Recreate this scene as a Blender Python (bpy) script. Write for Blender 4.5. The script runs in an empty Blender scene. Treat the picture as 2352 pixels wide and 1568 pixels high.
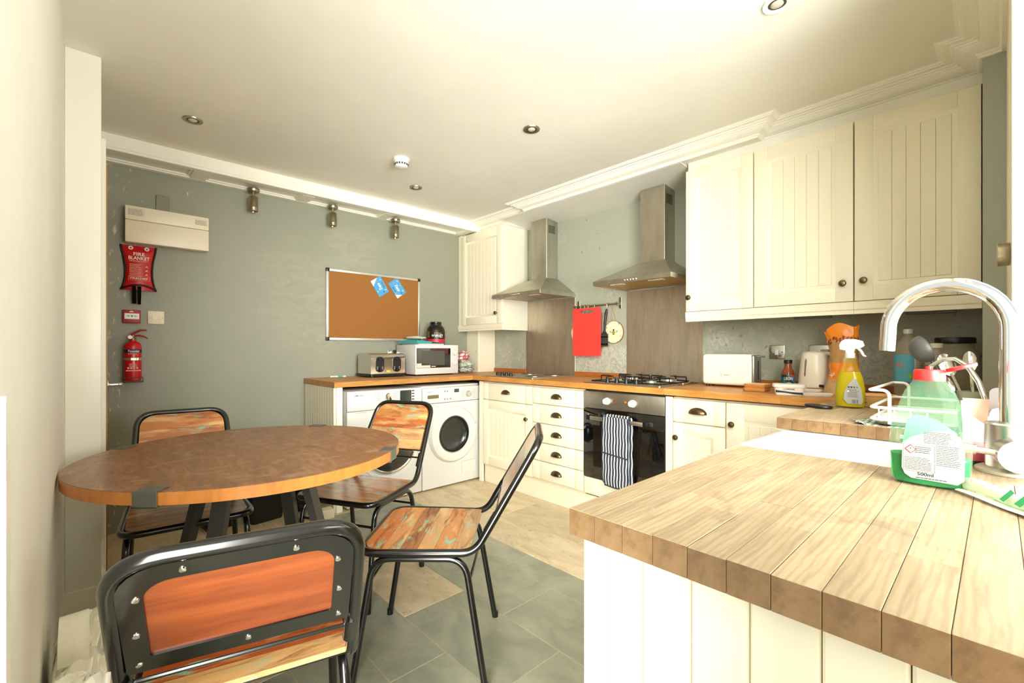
import bpy, bmesh, math, random
from mathutils import Vector, Matrix, noise as mnoise
sc = bpy.context.scene
col = sc.collection
# ------------------------------------------------------------------ camera, world, lights, exposure
cam = bpy.data.cameras.new('camera'); camo = bpy.data.objects.new('camera', cam); col.objects.link(camo)
camo.location = (3.77, -3.10, 1.15); camo.rotation_euler = (math.radians(90), 0, math.radians(47.0))
cam.sensor_width = 36; cam.lens = 1041 / 2352 * 36; cam.shift_y = 18 / 2352; cam.clip_start = 0.01
sc.camera = camo
sc.view_settings.view_transform = 'Standard'; sc.view_settings.look = 'None'; sc.view_settings.gamma = 1
sc.view_settings.use_curve_mapping = False; sc.view_settings.exposure = 2.15
sc.cycles.max_bounces = 10; sc.cycles.diffuse_bounces = 7; sc.cycles.glossy_bounces = 5; sc.cycles.transmission_bounces = 8
sc.cycles.transparent_max_bounces = 12; sc.cycles.use_denoising = True
sc.cycles.caustics_reflective = False; sc.cycles.caustics_refractive = False
w = bpy.data.worlds.new('sky'); sc.world = w; w.use_nodes = True
w.node_tree.nodes['Background'].inputs[0].default_value = (0.95, 1.0, 1.0, 1)
w.node_tree.nodes['Background'].inputs[1].default_value = 0.22
def area(name, loc, rot, sx, sy, power, color):
    l = bpy.data.lights.new(name, 'AREA'); l.shape = 'RECTANGLE'; l.size = sx; l.size_y = sy; l.energy = power; l.color = color
    o = bpy.data.objects.new(name, l); o.location = loc; o.rotation_euler = rot; col.objects.link(o); return o
# added area light outside the sink window, tilted up to brighten the ceiling
area('window_fill_light', (5.2, -1.75, 0.98), (0, math.radians(120), 0), 1.9, 2.6, 43, (1.0, 1.0, 0.95))
# low soft sun shining in through the window and the added door opening
sl_ = bpy.data.lights.new('low_sun', 'SUN'); sl_.energy = 7.0; sl_.angle = math.radians(76); sl_.color = (1.0, 0.995, 0.93)
so = bpy.data.objects.new('low_sun', sl_); so.location = (6, -5.4, 2.4); so.rotation_euler = Vector((-.79, .56, -.17)).to_track_quat('-Z', 'Y').to_euler(); col.objects.link(so)
# ------------------------------------------------------------------ helpers
ORI = {}
def lin(c):
    return tuple(((x / 255) / 12.92 if x / 255 <= .04045 else ((x / 255 + .055) / 1.055) ** 2.4) for x in c) + (1,)
class G:
    """tiny node helper"""
    def __init__(s, name):
        s.m = bpy.data.materials.new(name); s.m.use_nodes = True; s.nt = s.m.node_tree
        s.b = s.nt.nodes['Principled BSDF']
    def n(s, t, **kw):
        x = s.nt.nodes.new(t)
        for k, v in kw.items():
            if hasattr(x, k): setattr(x, k, v)
        return x
    def link(s, a, b): s.nt.links.new(a, b)
    def coord(s, scale=(1, 1, 1), rand=False, which='Object', rot=(0, 0, 0)):
        tc = s.n('ShaderNodeTexCoord'); mp = s.n('ShaderNodeMapping'); mp.inputs['Scale'].default_value = scale
        mp.inputs['Rotation'].default_value = rot
        s.link(tc.outputs[which], mp.inputs['Vector'])
        if rand:
            oi = s.n('ShaderNodeObjectInfo'); mu = s.n('ShaderNodeMath', operation='MULTIPLY'); mu.inputs[1].default_value = 0.22
            s.link(oi.outputs['Random'], mu.inputs[0]); s.link(mu.outputs[0], mp.inputs['Location'])
        return mp.outputs[0]
    def noise(s, vec, scale=5, detail=4, rough=.5, dist=0):
        x = s.n('ShaderNodeTexNoise'); x.inputs['Scale'].default_value = scale; x.inputs['Detail'].default_value = detail
        x.inputs['Roughness'].default_value = rough; x.inputs['Distortion'].default_value = dist
        s.link(vec, x.inputs['Vector']); return x.outputs['Fac']
    def ramp(s, fac, stops, const=False):
        r = s.n('ShaderNodeValToRGB'); e = r.color_ramp.elements
        if const: r.color_ramp.interpolation = 'CONSTANT'
        while len(e) < len(stops): e.new(.5)
        for i, (p, c) in enumerate(stops):
            e[i].position = p; e[i].color = c if len(c) == 4 and max(c) <= 1 else lin(c[:3])
        s.link(fac, r.inputs[0]); return r.outputs[0]
    def mask(s, fac, a, b):
        r = s.n('ShaderNodeMapRange'); r.inputs[1].default_value = a; r.inputs[2].default_value = b; s.link(fac, r.inputs[0]); return r.outputs[0]
    def mix(s, f, a, b, blend='MIX'):
        m = s.n('ShaderNodeMix', data_type='RGBA', blend_type=blend)
        for v, i in ((f, 0), (a, 6), (b, 7)):
            if isinstance(v, (int, float)): m.inputs[i].default_value = v
            elif isinstance(v, tuple): m.inputs[i].default_value = v if len(v) == 4 and max(v) <= 1 else lin(v)
            else: s.link(v, m.inputs[i])
        return m.outputs[2]
    def math(s, op, a, b=0.0, c=None):
        m = s.n('ShaderNodeMath', operation=op)
        for i, v in enumerate((a, b, c)):
            if v is None: continue
            if isinstance(v, (int, float)): m.inputs[i].default_value = v
            else: s.link(v, m.inputs[i])
        return m.outputs[0]
    def xyz(s, which='Object'):
        tc = s.n('ShaderNodeTexCoord'); x = s.n('ShaderNodeSeparateXYZ'); s.link(tc.outputs[which], x.inputs[0]); return x.outputs
    def bump(s, h, strength=.2, dist=.002):
        b = s.n('ShaderNodeBump'); b.inputs['Strength'].default_value = strength; b.inputs['Distance'].default_value = dist
        s.link(h, b.inputs['Height']); s.link(b.outputs[0], s.b.inputs['Normal'])
    def set(s, color=None, rough=None, metal=None, **kw):
        for k, v in (('Base Color', color), ('Roughness', rough), ('Metallic', metal)) + tuple(kw.items()):
            if v is None: continue
            k = k.replace('_', ' ')
            if isinstance(v, (int, float)): s.b.inputs[k].default_value = v
            elif isinstance(v, tuple): s.b.inputs[k].default_value = v if len(v) == 4 and max(v) <= 1 else lin(v)
            else: s.link(v, s.b.inputs[k])
        return s.m
MATS = {}
def plain(name, c, rough=.5, metal=0, **kw):
    if name not in MATS: MATS[name] = G(name).set(lin(c), rough, metal, **kw)
    return MATS[name]
class MB:
    def __init__(s, m=None): s.v = []; s.f = []; s.s = []; s.m = m
    def add(s, vs, fs, smooth=False):
        o = len(s.v); s.v += [tuple(s.m @ Vector(p)) if s.m else tuple(p) for p in vs]
        for f in fs: s.f.append([i + o for i in f]); s.s.append(smooth)
        return s
    def box(s, x0, x1, y0, y1, z0, z1, bev=0, seg=2):
        if bev:
            bm = bmesh.new(); bmesh.ops.create_cube(bm, size=1)
            for v in bm.verts: v.co = ((x0 + x1) / 2 + v.co.x * (x1 - x0), (y0 + y1) / 2 + v.co.y * (y1 - y0), (z0 + z1) / 2 + v.co.z * (z1 - z0))
            bmesh.ops.bevel(bm, geom=bm.edges[:], offset=bev, segments=seg, affect='EDGES', profile=.5)
            bm.verts.index_update()
            s.add([v.co[:] for v in bm.verts], [[v.index for v in f.verts] for f in bm.faces], seg > 1); bm.free(); return s
        return s.add([(x, y, z) for x in (x0, x1) for y in (y0, y1) for z in (z0, z1)],
                     [(0, 1, 3, 2), (4, 6, 7, 5), (0, 4, 5, 1), (2, 3, 7, 6), (0, 2, 6, 4), (1, 5, 7, 3)])
    def prism(s, poly, axis, a0, a1, smooth=False):
        n = len(poly); mk = {'x': lambda p, a: (a, p[0], p[1]), 'y': lambda p, a: (p[0], a, p[1]), 'z': lambda p, a: (p[0], p[1], a)}[axis]
        ar = sum(poly[i][0] * poly[(i + 1) % n][1] - poly[(i + 1) % n][0] * poly[i][1] for i in range(n))
        if (ar > 0) == (axis == 'y'): poly = poly[::-1]
        if a0 > a1: a0, a1 = a1, a0
        s.add([mk(p, a0) for p in poly] + [mk(p, a1) for p in poly],
              [list(range(n))[::-1], [n + i for i in range(n)]] + [(i, (i + 1) % n, n + (i + 1) % n, n + i) for i in range(n)], smooth); return s
    def sweep(s, rings, closed=False, caps=True, smooth=True):
        n = len(rings[0]); vs = [p for r in rings for p in r]; fs = []; k = len(rings)
        for i in range(k if closed else k - 1):
            j = (i + 1) % k
            for a in range(n): b = (a + 1) % n; fs.append((i * n + a, i * n + b, j * n + b, j * n + a))
        if caps and not closed: fs += [list(range(n))[::-1], [(k - 1) * n + a for a in range(n)]]
        return s.add(vs, fs, smooth)
    def tube(s, pts, r, n=10, closed=False):
        P = [Vector(p) for p in pts]; k = len(P); rings = []; up = None
        for i in range(k):
            if closed: t = P[(i + 1) % k] - P[i - 1]
            else: t = P[min(i + 1, k - 1)] - P[max(i - 1, 0)]
            t.normalize()
            if up is None: up = Vector((0, 0, 1)) if abs(t.z) < .9 else Vector((1, 0, 0))
            a = up - t * up.dot(t)
            if a.length < 1e-5: a = t.orthogonal()
            a.normalize(); up = a; b = t.cross(a); rr = r[i] if isinstance(r, (list, tuple)) else r
            rings.append([tuple(P[i] + (a * math.cos(2 * math.pi * q / n) + b * math.sin(2 * math.pi * q / n)) * rr) for q in range(n)])
        return s.sweep(rings, closed)
    def cyl(s, p0, p1, r, r1=None, n=20):
        return s.tube([p0, p1], [r, r if r1 is None else r1], n)
    def lathe(s, prof, c=(0, 0, 0), n=24, axis='z', sx=1, sy=1):
        rings = []
        for r, h in prof:
            ring = []
            for q in range(n):
                a = 2 * math.pi * q / n; x, y = r * math.cos(a) * sx, r * math.sin(a) * sy
                p = {'z': (x, y, h), '-y': (x, -h, y), 'x': (h, x, y), '-x': (-h, y, x)}[axis]
                ring.append((c[0] + p[0], c[1] + p[1], c[2] + p[2]))
            rings.append(ring)
        s.sweep(rings, caps=False); k = len(s.v) - n * len(rings)
        for i, (r, h) in ((0, prof[0]), (len(prof) - 1, prof[-1])):
            if r < .0016: s.f.append([k + i * n + q for q in range(n)]); s.s.append(True)
        return s
    def grid(s, fn, nu, nv, smooth=True, closeu=False):
        vs = [fn(i / nu, j / nv) for i in range(nu + (0 if closeu else 1)) for j in range(nv + 1)]; w_ = nv + 1; fs = []
        k = nu if closeu else nu
        for i in range(k):
            i2 = (i + 1) % nu if closeu else i + 1
            for j in range(nv): fs.append((i * w_ + j, i2 * w_ + j, i2 * w_ + j + 1, i * w_ + j + 1))
        return s.add(vs, fs, smooth)
    def sphere(s, c, rx, ry=None, rz=None, n=16, m=10):
        ry = rx if ry is None else ry; rz = rx if rz is None else rz
        return s.grid(lambda u, v: (c[0] + rx * math.cos(2 * math.pi * u) * math.sin(math.pi * v), c[1] + ry * math.sin(2 * math.pi * u) * math.sin(math.pi * v), c[2] - rz * math.cos(math.pi * v)), n, m)
    def build(s, name, mat, parent=None, local=False, shade=38, mirror=None):
        me = bpy.data.meshes.new(name); off = Vector((0, 0, 0))
        if parent is not None:
            if not local: off = ORI.get(parent.name, off)
        elif not local:
            xs = [p[0] for p in s.v]; ys = [p[1] for p in s.v]; zs = [p[2] for p in s.v]
            off = Vector(((min(xs) + max(xs)) / 2, (min(ys) + max(ys)) / 2, min(zs)))
        me.from_pydata([tuple(Vector(p) - off) for p in s.v], [], s.f)
        me.polygons.foreach_set('use_smooth', s.s); me.validate()
        bm = bmesh.new(); bm.from_mesh(me); bmesh.ops.recalc_face_normals(bm, faces=bm.faces); bm.to_mesh(me); bm.free(); me.update()
        if any(s.s): me.set_sharp_from_angle(angle=math.radians(shade))
        for m in (mat if isinstance(mat, (list, tuple)) else [mat]):
            if m: me.materials.append(m)
        o = bpy.data.objects.new(name, me); col.objects.link(o); o.parent = parent
        if parent is None and not local: o.location = off
        ORI[o.name] = off; return o
def tag(o, label=None, cat=None, group=None, kind=None):
    for k, v in (('label', label), ('category', cat), ('group', group), ('kind', kind)):
        if v: o[k] = v
    return o
def thing(name, label, cat, loc=(0, 0, 0), rz=0, group=None):
    o = bpy.data.objects.new(name, None); o.empty_display_size = .05; col.objects.link(o)
    o.location = loc; o.rotation_euler = (0, 0, rz); ORI[o.name] = Vector(loc); return tag(o, label, cat, group)
def struct(o): o['kind'] = 'structure'; return o
def copy_tree(o, parent=None):
    c = o.copy(); col.objects.link(c); c.parent = parent
    for ch in list(o.children): copy_tree(ch, c)
    return c
def fillet(pts, rad, seg=6, closed=False):
    P = [Vector(p) for p in pts]; out = []; n = len(P)
    for i in range(n):
        r = rad[i] if isinstance(rad, (list, tuple)) else rad
        if (not closed and i in (0, n - 1)) or not r: out.append(P[i]); continue
        a = (P[i - 1] - P[i]); b = (P[(i + 1) % n] - P[i]); la, lb = a.length, b.length; a.normalize(); b.normalize()
        ang = a.angle(b); d = min(r / math.tan(ang / 2), la * .49, lb * .49); p, q = P[i] + a * d, P[i] + b * d
        for k in range(seg + 1):
            t = k / seg; out.append(p * (1 - t) ** 2 + P[i] * 2 * t * (1 - t) * .97 + (p + q) * .5 * (2 * t * (1 - t) * .03) + q * t * t)
    return out
def rrect(cx, cy, w_, h_, r, seg=5):
    rs = r if isinstance(r, (list, tuple)) else [r] * 4; out = []
    for (sx, sy, a0), rr in zip(((1, 1, 0), (-1, 1, 90), (-1, -1, 180), (1, -1, 270)), rs):
        if rr < 1e-6: out.append((cx + sx * w_ / 2, cy + sy * h_ / 2)); continue
        for k in range(seg + 1):
            a = math.radians(a0 + 90 * k / seg); out.append((cx + sx * (w_ / 2 - rr) + rr * math.cos(a), cy + sy * (h_ / 2 - rr) + rr * math.sin(a)))
    return out
def clip(poly, ax, lo, hi):
    for sgn, lim in ((1, lo), (-1, -hi)):
        out = []
        for i in range(len(poly)):
            p, q = poly[i - 1], poly[i]; dp, dq = sgn * p[ax] - lim, sgn * q[ax] - lim
            if dp * dq < 0:
                t = dp / (dp - dq); out.append((p[0] + (q[0] - p[0]) * t, p[1] + (q[1] - p[1]) * t))
            if dq >= 0: out.append(q)
        poly = out
    return poly
def text(name, string, mat, parent, origin, right, up, width, height, ext=.0004, local=False):
    cu = bpy.data.curves.new('t', 'FONT'); cu.body = string; cu.size = 1; cu.align_x = 'CENTER'; cu.resolution_u = 3; cu.offset = .012
    ob = bpy.data.objects.new('t', cu); col.objects.link(ob)
    me = bpy.data.meshes.new_from_object(ob.evaluated_get(bpy.context.evaluated_depsgraph_get()))
    V = [v.co.copy() for v in me.vertices]; Fs = [list(p.vertices) for p in me.polygons]
    bpy.data.objects.remove(ob); bpy.data.curves.remove(cu); bpy.data.meshes.remove(me)
    xs = [v.x for v in V]; ys = [v.y for v in V]; r, u = Vector(right).normalized(), Vector(up).normalized(); nrm = r.cross(u); o = Vector(origin)
    f = lambda v: o + r * ((v.x - (min(xs) + max(xs)) / 2) / (max(xs) - min(xs)) * width) + u * ((v.y - (min(ys) + max(ys)) / 2) / (max(ys) - min(ys)) * height) + nrm * ext
    return MB().add([f(v) for v in V], Fs).build(name, mat, parent, local=local)
def wrap(o, c, r, nf, parent, gap=.0006):
    """bend flat print that was laid on the tangent plane at c + nf*r round the upright cylinder"""
    nf = Vector(nf).normalized(); rt = Vector(UP_).cross(nf).normalized(); off = ORI.get(parent.name, Vector((0, 0, 0)))
    for v in o.data.vertices:
        p = v.co + off - Vector((c[0], c[1], 0)); s_ = p.dot(rt) / r; q = (nf * math.cos(s_) + rt * math.sin(s_)) * (r + gap); v.co = Vector((q.x + c[0], q.y + c[1], p.z)) - off
    return o
UP_ = (0, 0, 1)
def lines(mb, origin, right, up, w_, h_, n, seed=1, fill=.55, ext=.0003):
    """rows of small print: thin bars of uneven length"""
    rr = random.Random(seed); r, u = Vector(right).normalized(), Vector(up).normalized(); nn = r.cross(u) * ext; o = Vector(origin)
    for i in range(n):
        z = h_ / 2 - (i + .5) * h_ / n; t = h_ / n * fill / 2; x = -w_ / 2; end = w_ / 2 * rr.uniform(.6, 1)
        while x < end:
            x2 = min(end, x + w_ * rr.uniform(.06, .2)); mb.add([o + r * a + u * b + nn for a, b in ((x, z - t), (x2, z - t), (x2, z + t), (x, z + t))], [(0, 1, 2, 3)]); x = x2 + w_ * .02
    return mb
def bars(mb, origin, right, up, w_, h_, n, seed=3, ext=.0003):
    rr = random.Random(seed); r, u = Vector(right).normalized(), Vector(up).normalized(); nn = r.cross(u) * ext; o = Vector(origin)
    for i in range(n):
        x = -w_ / 2 + i * w_ / n; x2 = x + w_ / n * rr.uniform(.25, .8); mb.add([o + r * a + u * b + nn for a, b in ((x, -h_ / 2), (x2, -h_ / 2), (x2, h_ / 2), (x, h_ / 2))], [(0, 1, 2, 3)])
    return mb
def flat(mb, poly, origin, right, up, ext=.0003):
    r, u = Vector(right).normalized(), Vector(up).normalized(); nn = r.cross(u) * ext; o = Vector(origin)
    return mb.add([o + r * a + u * b + nn for a, b in poly], [list(range(len(poly)))])
XR, YR, UP = (1, 0, 0), (0, 1, 0), (0, 0, 1)
# ------------------------------------------------------------------ materials
def wallpaint(name, c, var=.04, rough=.6):
    g = G(name); n = g.noise(g.coord((1, 1, 1)), 2.2, 5, .6); c2 = tuple(max(0, x * (1 - var * 2)) for x in c)
    g.bump(g.noise(g.coord(), 60, 3), .06, .001); return g.set(g.ramp(n, [(.3, lin(c)), (.75, lin(c2))]), rough)
WHITE = wallpaint('white_wall_paint', (238, 237, 228), .02); CEIL = wallpaint('ceiling_paint', (237, 235, 223), .02)
TRIM = plain('white_gloss_trim', (242, 240, 228), .32)
CREAM = plain('cream_cabinet_paint', (240, 233, 209), .35); CREAM2 = plain('cream_carcass', (234, 226, 200), .45)
g = G('grey_wall_paint'); x, y, z = g.xyz()          # object space = world space on this wall
n1 = g.noise(g.coord((1, 1, 1)), 1.6, 4, .55); base = g.ramp(n1, [(.3, (140, 142, 126)), (.7, (148, 149, 132))])
def blob(g, a, b, ca, cb, ra, rb):
    dx = g.math('DIVIDE', g.math('SUBTRACT', a, ca), ra); dy = g.math('DIVIDE', g.math('SUBTRACT', b, cb), rb)
    return g.math('SQRT', g.math('ADD', g.math('MULTIPLY', dx, dx), g.math('MULTIPLY', dy, dy)))
sw = g.noise(g.coord((1, 1.2, 3.2), rot=(.5, 0, 0)), 4.5, 5, .55, 1.6); msk = None
for (cy, cz, ry, rz) in ((-1.42, 2.0, .3, .2), (-1.8, 1.75, .45, .3), (-1.75, 1.35, .5, .25)):
    d = g.mask(g.math('ADD', blob(g, y, z, cy, cz, ry, rz), g.math('MULTIPLY', g.noise(g.coord(), 6, 3), .9)), 1.5, 1.1)
    msk = d if msk is None else g.math('MAXIMUM', msk, d)
base = g.mix(g.math('MULTIPLY', msk, g.mask(sw, .40, .70)), base, (154, 154, 137))
scuff = g.mask(g.noise(g.coord((1, 7, 2.4), rot=(.4, 0, 0)), 3.1, 2, .5, .4), .76, .785)
base = g.mix(scuff, base, (206, 188, 150))
nearl = g.mask(g.math('ADD', y, g.math('MULTIPLY', g.noise(g.coord((1, 9, 3)), 5, 4), .5)), -2.66, -2.80)
base = g.mix(g.math('MULTIPLY', nearl, g.mask(g.noise(g.coord((1, 16, 6)), 2.5, 3), .6, .66)), base, (208, 196, 165))
dirt = g.math('MULTIPLY', g.mask(g.noise(g.coord((1, 5, 12), rot=(.3, 0, 0)), 4, 3), .68, .74), g.mask(blob(g, y, z, -1.25, 1.03, .5, .13), 1.0, .7))
base = g.mix(dirt, base, (96, 100, 92))
g.bump(g.noise(g.coord(), 55, 3), .05, .001); GREY = g.set(base, .5)
g = G('worn_grey_panel'); n1 = g.noise(g.coord((1.2, 1, 1)), 24, 5, .72, 1.8); n2 = g.noise(g.coord(), 3.4, 3, .5)
x, y, z = g.xyz()
low = g.mask(z, 1.42, .98); worn = g.math('MULTIPLY', .7, g.math('MULTIPLY', g.mask(g.math('ADD', n2, g.math('MULTIPLY', low, .25)), .58, .72), g.mask(n1, .44, .54)))
spots = g.mask(g.noise(g.coord((1, 1, 1)), 26, 2, .5, .6), .69, .72)
b_ = g.mix(worn, (162, 165, 148), (200, 198, 180)); b_ = g.mix(spots, b_, (128, 132, 126)); PANEL = g.set(b_, .38)
CORK = (lambda g: g.set(g.ramp(g.noise(g.coord(), 160, 4, .7), [(.3, (138, 88, 36)), (.7, (156, 104, 46))]), .85))(G('cork'))
def wood(name, cols, axis='y', s=9, rand=True, rough=.42, streak=16, wear=None):
    g = G(name); sc_ = {'y': (streak, 1.0, streak), 'x': (1.0, streak, streak), 'z': (streak, streak, 1.0)}[axis]
    v = g.coord(sc_, rand); n = g.noise(v, s * .22, 6, .62, 1.1); fine = g.noise(g.coord(tuple(4 * q for q in sc_), rand), s * .3, 3, .6)
    c = g.ramp(n, [(.25, cols[0]), (.5, cols[1]), (.72, cols[2])])
    c = g.mix(g.math('MULTIPLY', g.mask(fine, .5, .75), .55), c, tuple(int(q * .8) for q in cols[0]))
    if rand:
        oi = g.n('ShaderNodeObjectInfo'); hs = g.n('ShaderNodeHueSaturation'); mr = g.n('ShaderNodeMapRange')
        mr.inputs[3].default_value = .88; mr.inputs[4].default_value = 1.08; g.link(oi.outputs['Random'], mr.inputs[0]); g.link(mr.outputs[0], hs.inputs['Value']); g.link(c, hs.inputs['Color']); c = hs.outputs[0]
    if wear:
        wn = g.mask(g.noise(g.coord(which='Generated' if not rand else 'Object'), 9, 5, .65, .8), .6, .72); c = g.mix(g.math('MULTIPLY', wn, .3), c, wear)
    if wear:
        wv = g.n('ShaderNodeTexWave', wave_type='BANDS', bands_direction='X'); wv.inputs['Scale'].default_value = 34; wv.inputs['Distortion'].default_value = 7; wv.inputs['Detail'].default_value = 3; wv.inputs['Detail Scale'].default_value = .9
        g.link(g.coord((1, .22, 1), rand), wv.inputs['Vector']); c = g.mix(g.math('MULTIPLY', g.mask(wv.outputs['Fac'], .45, .95), .26), c, tuple(int(q * .74) for q in cols[0]))
        ge = g.n('ShaderNodeNewGeometry'); st_ = g.mask(g.noise(ge.outputs['Position'], 6.5, 6, .68, .6), .56, .7); c = g.mix(g.math('MULTIPLY', st_, .5), c, tuple(int(q * .8) for q in wear))
    g.bump(fine, .12, .001); return g.set(c, rough)
OAK = wood('oiled_oak', [(176, 112, 48), (200, 138, 66), (212, 156, 86)], 'x', rough=.4)
OAKY = wood('oiled_oak_along_wall', [(164, 108, 50), (190, 134, 68), (206, 154, 90)], 'y', rough=.4)
PALE = wood('bleached_worn_oak', [(152, 130, 100), (174, 152, 120), (192, 172, 142)], 'y', s=7, rough=.5, streak=13, wear=(126, 106, 82))
UPST = wood('orange_oak_upstand', [(150, 84, 30), (176, 104, 44), (190, 120, 58)], 'x', rand=False, rough=.45)
g = G('table_veneer'); a = g.noise(g.coord((2.2, 9, 1), rot=(0, 0, .75)), 2.6, 6, .6, 1.4); sw = g.mask(g.noise(g.coord((5, 1.5, 1), rot=(0, 0, .4)), 3.2, 4, .6, 2.5), .54, .70)
TABLE = g.set(g.mix(g.math('MULTIPLY', sw, .42), g.ramp(a, [(.25, (100, 64, 38)), (.5, (134, 90, 56)), (.75, (164, 116, 76))]), (192, 162, 130)), .34)
EDGE = wood('orange_edge_band', [(192, 118, 52), (206, 132, 62), (214, 146, 78)], 'z', rand=False, rough=.35, streak=3)
def reclaimed(name, front=True):
    g = G(name); v = g.coord((1.5, 8, 8), True); n = g.noise(v, 3.0, 6, .65, 1.3)
    oi = g.n('ShaderNodeObjectInfo'); r1 = oi.outputs['Random']
    woodc = g.ramp(r1, [(0, (160, 74, 36)), (.2, (200, 136, 72)), (.4, (146, 92, 58)), (.6, (206, 164, 108)), (.8, (176, 106, 56)), (1, (196, 164, 122))])
    dark = g.mix(g.mask(n, .5, .75), woodc, (84, 40, 22)); light = g.mix(g.math('MULTIPLY', g.mask(g.noise(g.coord((3, 12, 12), True), 2.2, 4), .52, .7), .8), dark, (216, 178, 122))
    teal = g.math('MULTIPLY', g.mask(g.noise(g.coord((5, 15, 15), True), 1.9, 4, .55, .8), .55, .66), g.mask(g.noise(g.coord((2, 2, 2), True), 3.5, 2), .46, .6))
    return g.set(g.mix(teal, light, (116, 184, 156)), .22, 0, Coat_Weight=.35, Coat_Roughness=.12)
RECL = reclaimed('reclaimed_painted_wood')
BACKWOOD = wood('varnished_redwood', [(92, 42, 20), (112, 54, 26), (130, 70, 34)], 'x', s=5, rough=.25, streak=7)
def tile(name, cols, rough, sx):
    g = G(name); n = g.noise(g.coord((1, sx, 1), True), 3.4, 7, .62, 1.2); fine = g.noise(g.coord((1, 1.6, 1), True), 26, 4, .7)
    c = g.ramp(n, [(.28, cols[0]), (.5, cols[1]), (.72, cols[2])]); c = g.mix(g.mask(fine, .62, .72), c, cols[3])
    oi = g.n('ShaderNodeObjectInfo'); hs = g.n('ShaderNodeHueSaturation'); mr = g.n('ShaderNodeMapRange'); mr.inputs[3].default_value = .88; mr.inputs[4].default_value = 1.08
    g.link(oi.outputs['Random'], mr.inputs[0]); g.link(mr.outputs[0], hs.inputs['Value']); g.link(c, hs.inputs['Color'])
    g.bump(fine, .15, .001); return g.set(hs.outputs[0], rough)
SLATE = tile('grey_slate', [(126, 128, 112), (148, 149, 130), (164, 163, 142), (134, 134, 118)], .38, 1.5)
TRAV = tile('travertine', [(180, 160, 126), (206, 188, 154), (222, 206, 176), (150, 128, 96)], .42, 2.4)
GROUT = plain('pale_grout', (176, 164, 138), .8)
def brushed(name, c, rough=.3, axis=(2, 2, 120), sm=(2.5, 2.5, .8), ds=.3, dk=.78):
    g = G(name); n = g.noise(g.coord(axis), 4, 3, .6); s_ = g.noise(g.coord(sm), 5, 4, .6, ds)
    return g.set(g.mix(g.mask(s_, .4, .7), lin(c), tuple(q * dk for q in lin(c)[:3]) + (1,)), g.mask(n, -.9, 1.9) if False else rough, 1)
STEEL = brushed('brushed_steel', (196, 190, 174), .38); SPLASH = brushed('streaked_steel', (206, 194, 174), .45, sm=(5, 5, .9), ds=.9, dk=.82)
CHROME = plain('chrome', (232, 232, 228), .08, 1); NICKEL = plain('satin_nickel', (168, 156, 132), .3, 1)
BRASS = plain('antique_brass', (112, 96, 70), .35, 1); ALU = plain('aluminium_frame', (214, 212, 204), .35, .85)
BLACKM = plain('black_powder_coat', (11, 11, 10), .22, 0, Coat_Weight=.5, Coat_Roughness=.15); BLACK = plain('black_plastic', (10, 10, 10), .4)
GUN = plain('dark_steel_bar', (74, 74, 70), .4, .4); GUN2 = plain('brushed_grey_clip', (112, 114, 108), .42, .7)
WHP = plain('white_plastic', (224, 224, 218), .3); WHM = plain('white_enamel', (216, 216, 211), .25); IVORY = plain('ivory_plastic', (234, 224, 200), .35)
CERAM = plain('white_fireclay', (212, 211, 203), .12); RED = plain('red_gloss', (196, 20, 24), .25); DRED = plain('dark_red_plastic', (158, 26, 34), .4)
INK = plain('black_print', (30, 30, 32), .6); WINK = plain('white_print', (240, 236, 226), .6); GINK = plain('grey_print', (150, 146, 138), .6)
NAVY = plain('navy_print', (24, 40, 76), .5); DGLASS = plain('dark_oven_glass', (9, 9, 9), .06, 0, Coat_Weight=1.0)
GREEN = plain('green_print', (40, 150, 90), .5); ORANGE = plain('orange_print', (240, 130, 24), .45); YEL = plain('yellow_print', (226, 212, 30), .5)
def glass(name, c, rough=.02, alpha=None, trans=1.0):
    g = G(name); return g.set(lin(c), rough, 0, Transmission_Weight=trans, IOR=1.45)
def clearp(name, c, a=.3, rough=.06):
    """thin clear plastic or glass: partly see-through shell"""
    g = G(name); g.set(lin(c), rough, 0, Alpha=a); return g.m
CLEAR = clearp('clear_plastic_shell', (222, 236, 226), .28)
# ------------------------------------------------------------------ the room
ZC, ZW = 2.40, .92
NY = -3.175                                             # wall on the camera's side
fl = struct(MB().box(-.12, 4.1, -3.3, .1, -.06, -.0018).build('floor', GROUT, local=True))
tiles = []
def trow(y0, y1, cuts, mat):
    for a, b in zip(cuts, cuts[1:]): tiles.append((a, b, y0, y1, mat))
trow(-1.475, -1.30, [.64, 1.33, 1.98, 2.63, 3.30], SLATE)
trow(-1.79, -1.475, [.64, 1.02, 1.66, 2.305, 2.95, 3.30], SLATE)
trow(-2.11, -1.79, [.64, 1.02, 1.40], SLATE); trow(-2.11, -1.79, [1.40, 2.03], TRAV); trow(-2.11, -1.79, [2.03, 2.63, 3.27], SLATE)
trow(-2.34, -2.11, [.64, 1.06, 1.707, 2.34, 2.95, 3.30], SLATE)
trow(-2.575, -2.34, [1.40, 2.04, 2.70, 3.30], SLATE); trow(-2.575, -2.34, [.0, .60, 1.40], TRAV)
trow(NY, -2.575, [2.035, 2.65, 3.30], SLATE); trow(NY, -2.575, [.0, .46, 1.10, 1.56, 2.035], TRAV)
trow(-2.34, -2.02, [0, .30, .64], TRAV); trow(-2.02, -1.70, [0, .64], TRAV); trow(-1.70, -1.30, [0, .34, .64], TRAV)
trow(-1.30, -.98, [0, .58, 1.22, 1.86, 2.50, 3.14, 3.40], TRAV); trow(-.98, -.66, [0, .15, .78, 1.42, 2.06, 2.70, 3.34], TRAV); trow(-.66, -.40, [0, .5, 1.1, 1.74, 2.4, 3.0, 3.4], TRAV)
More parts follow.
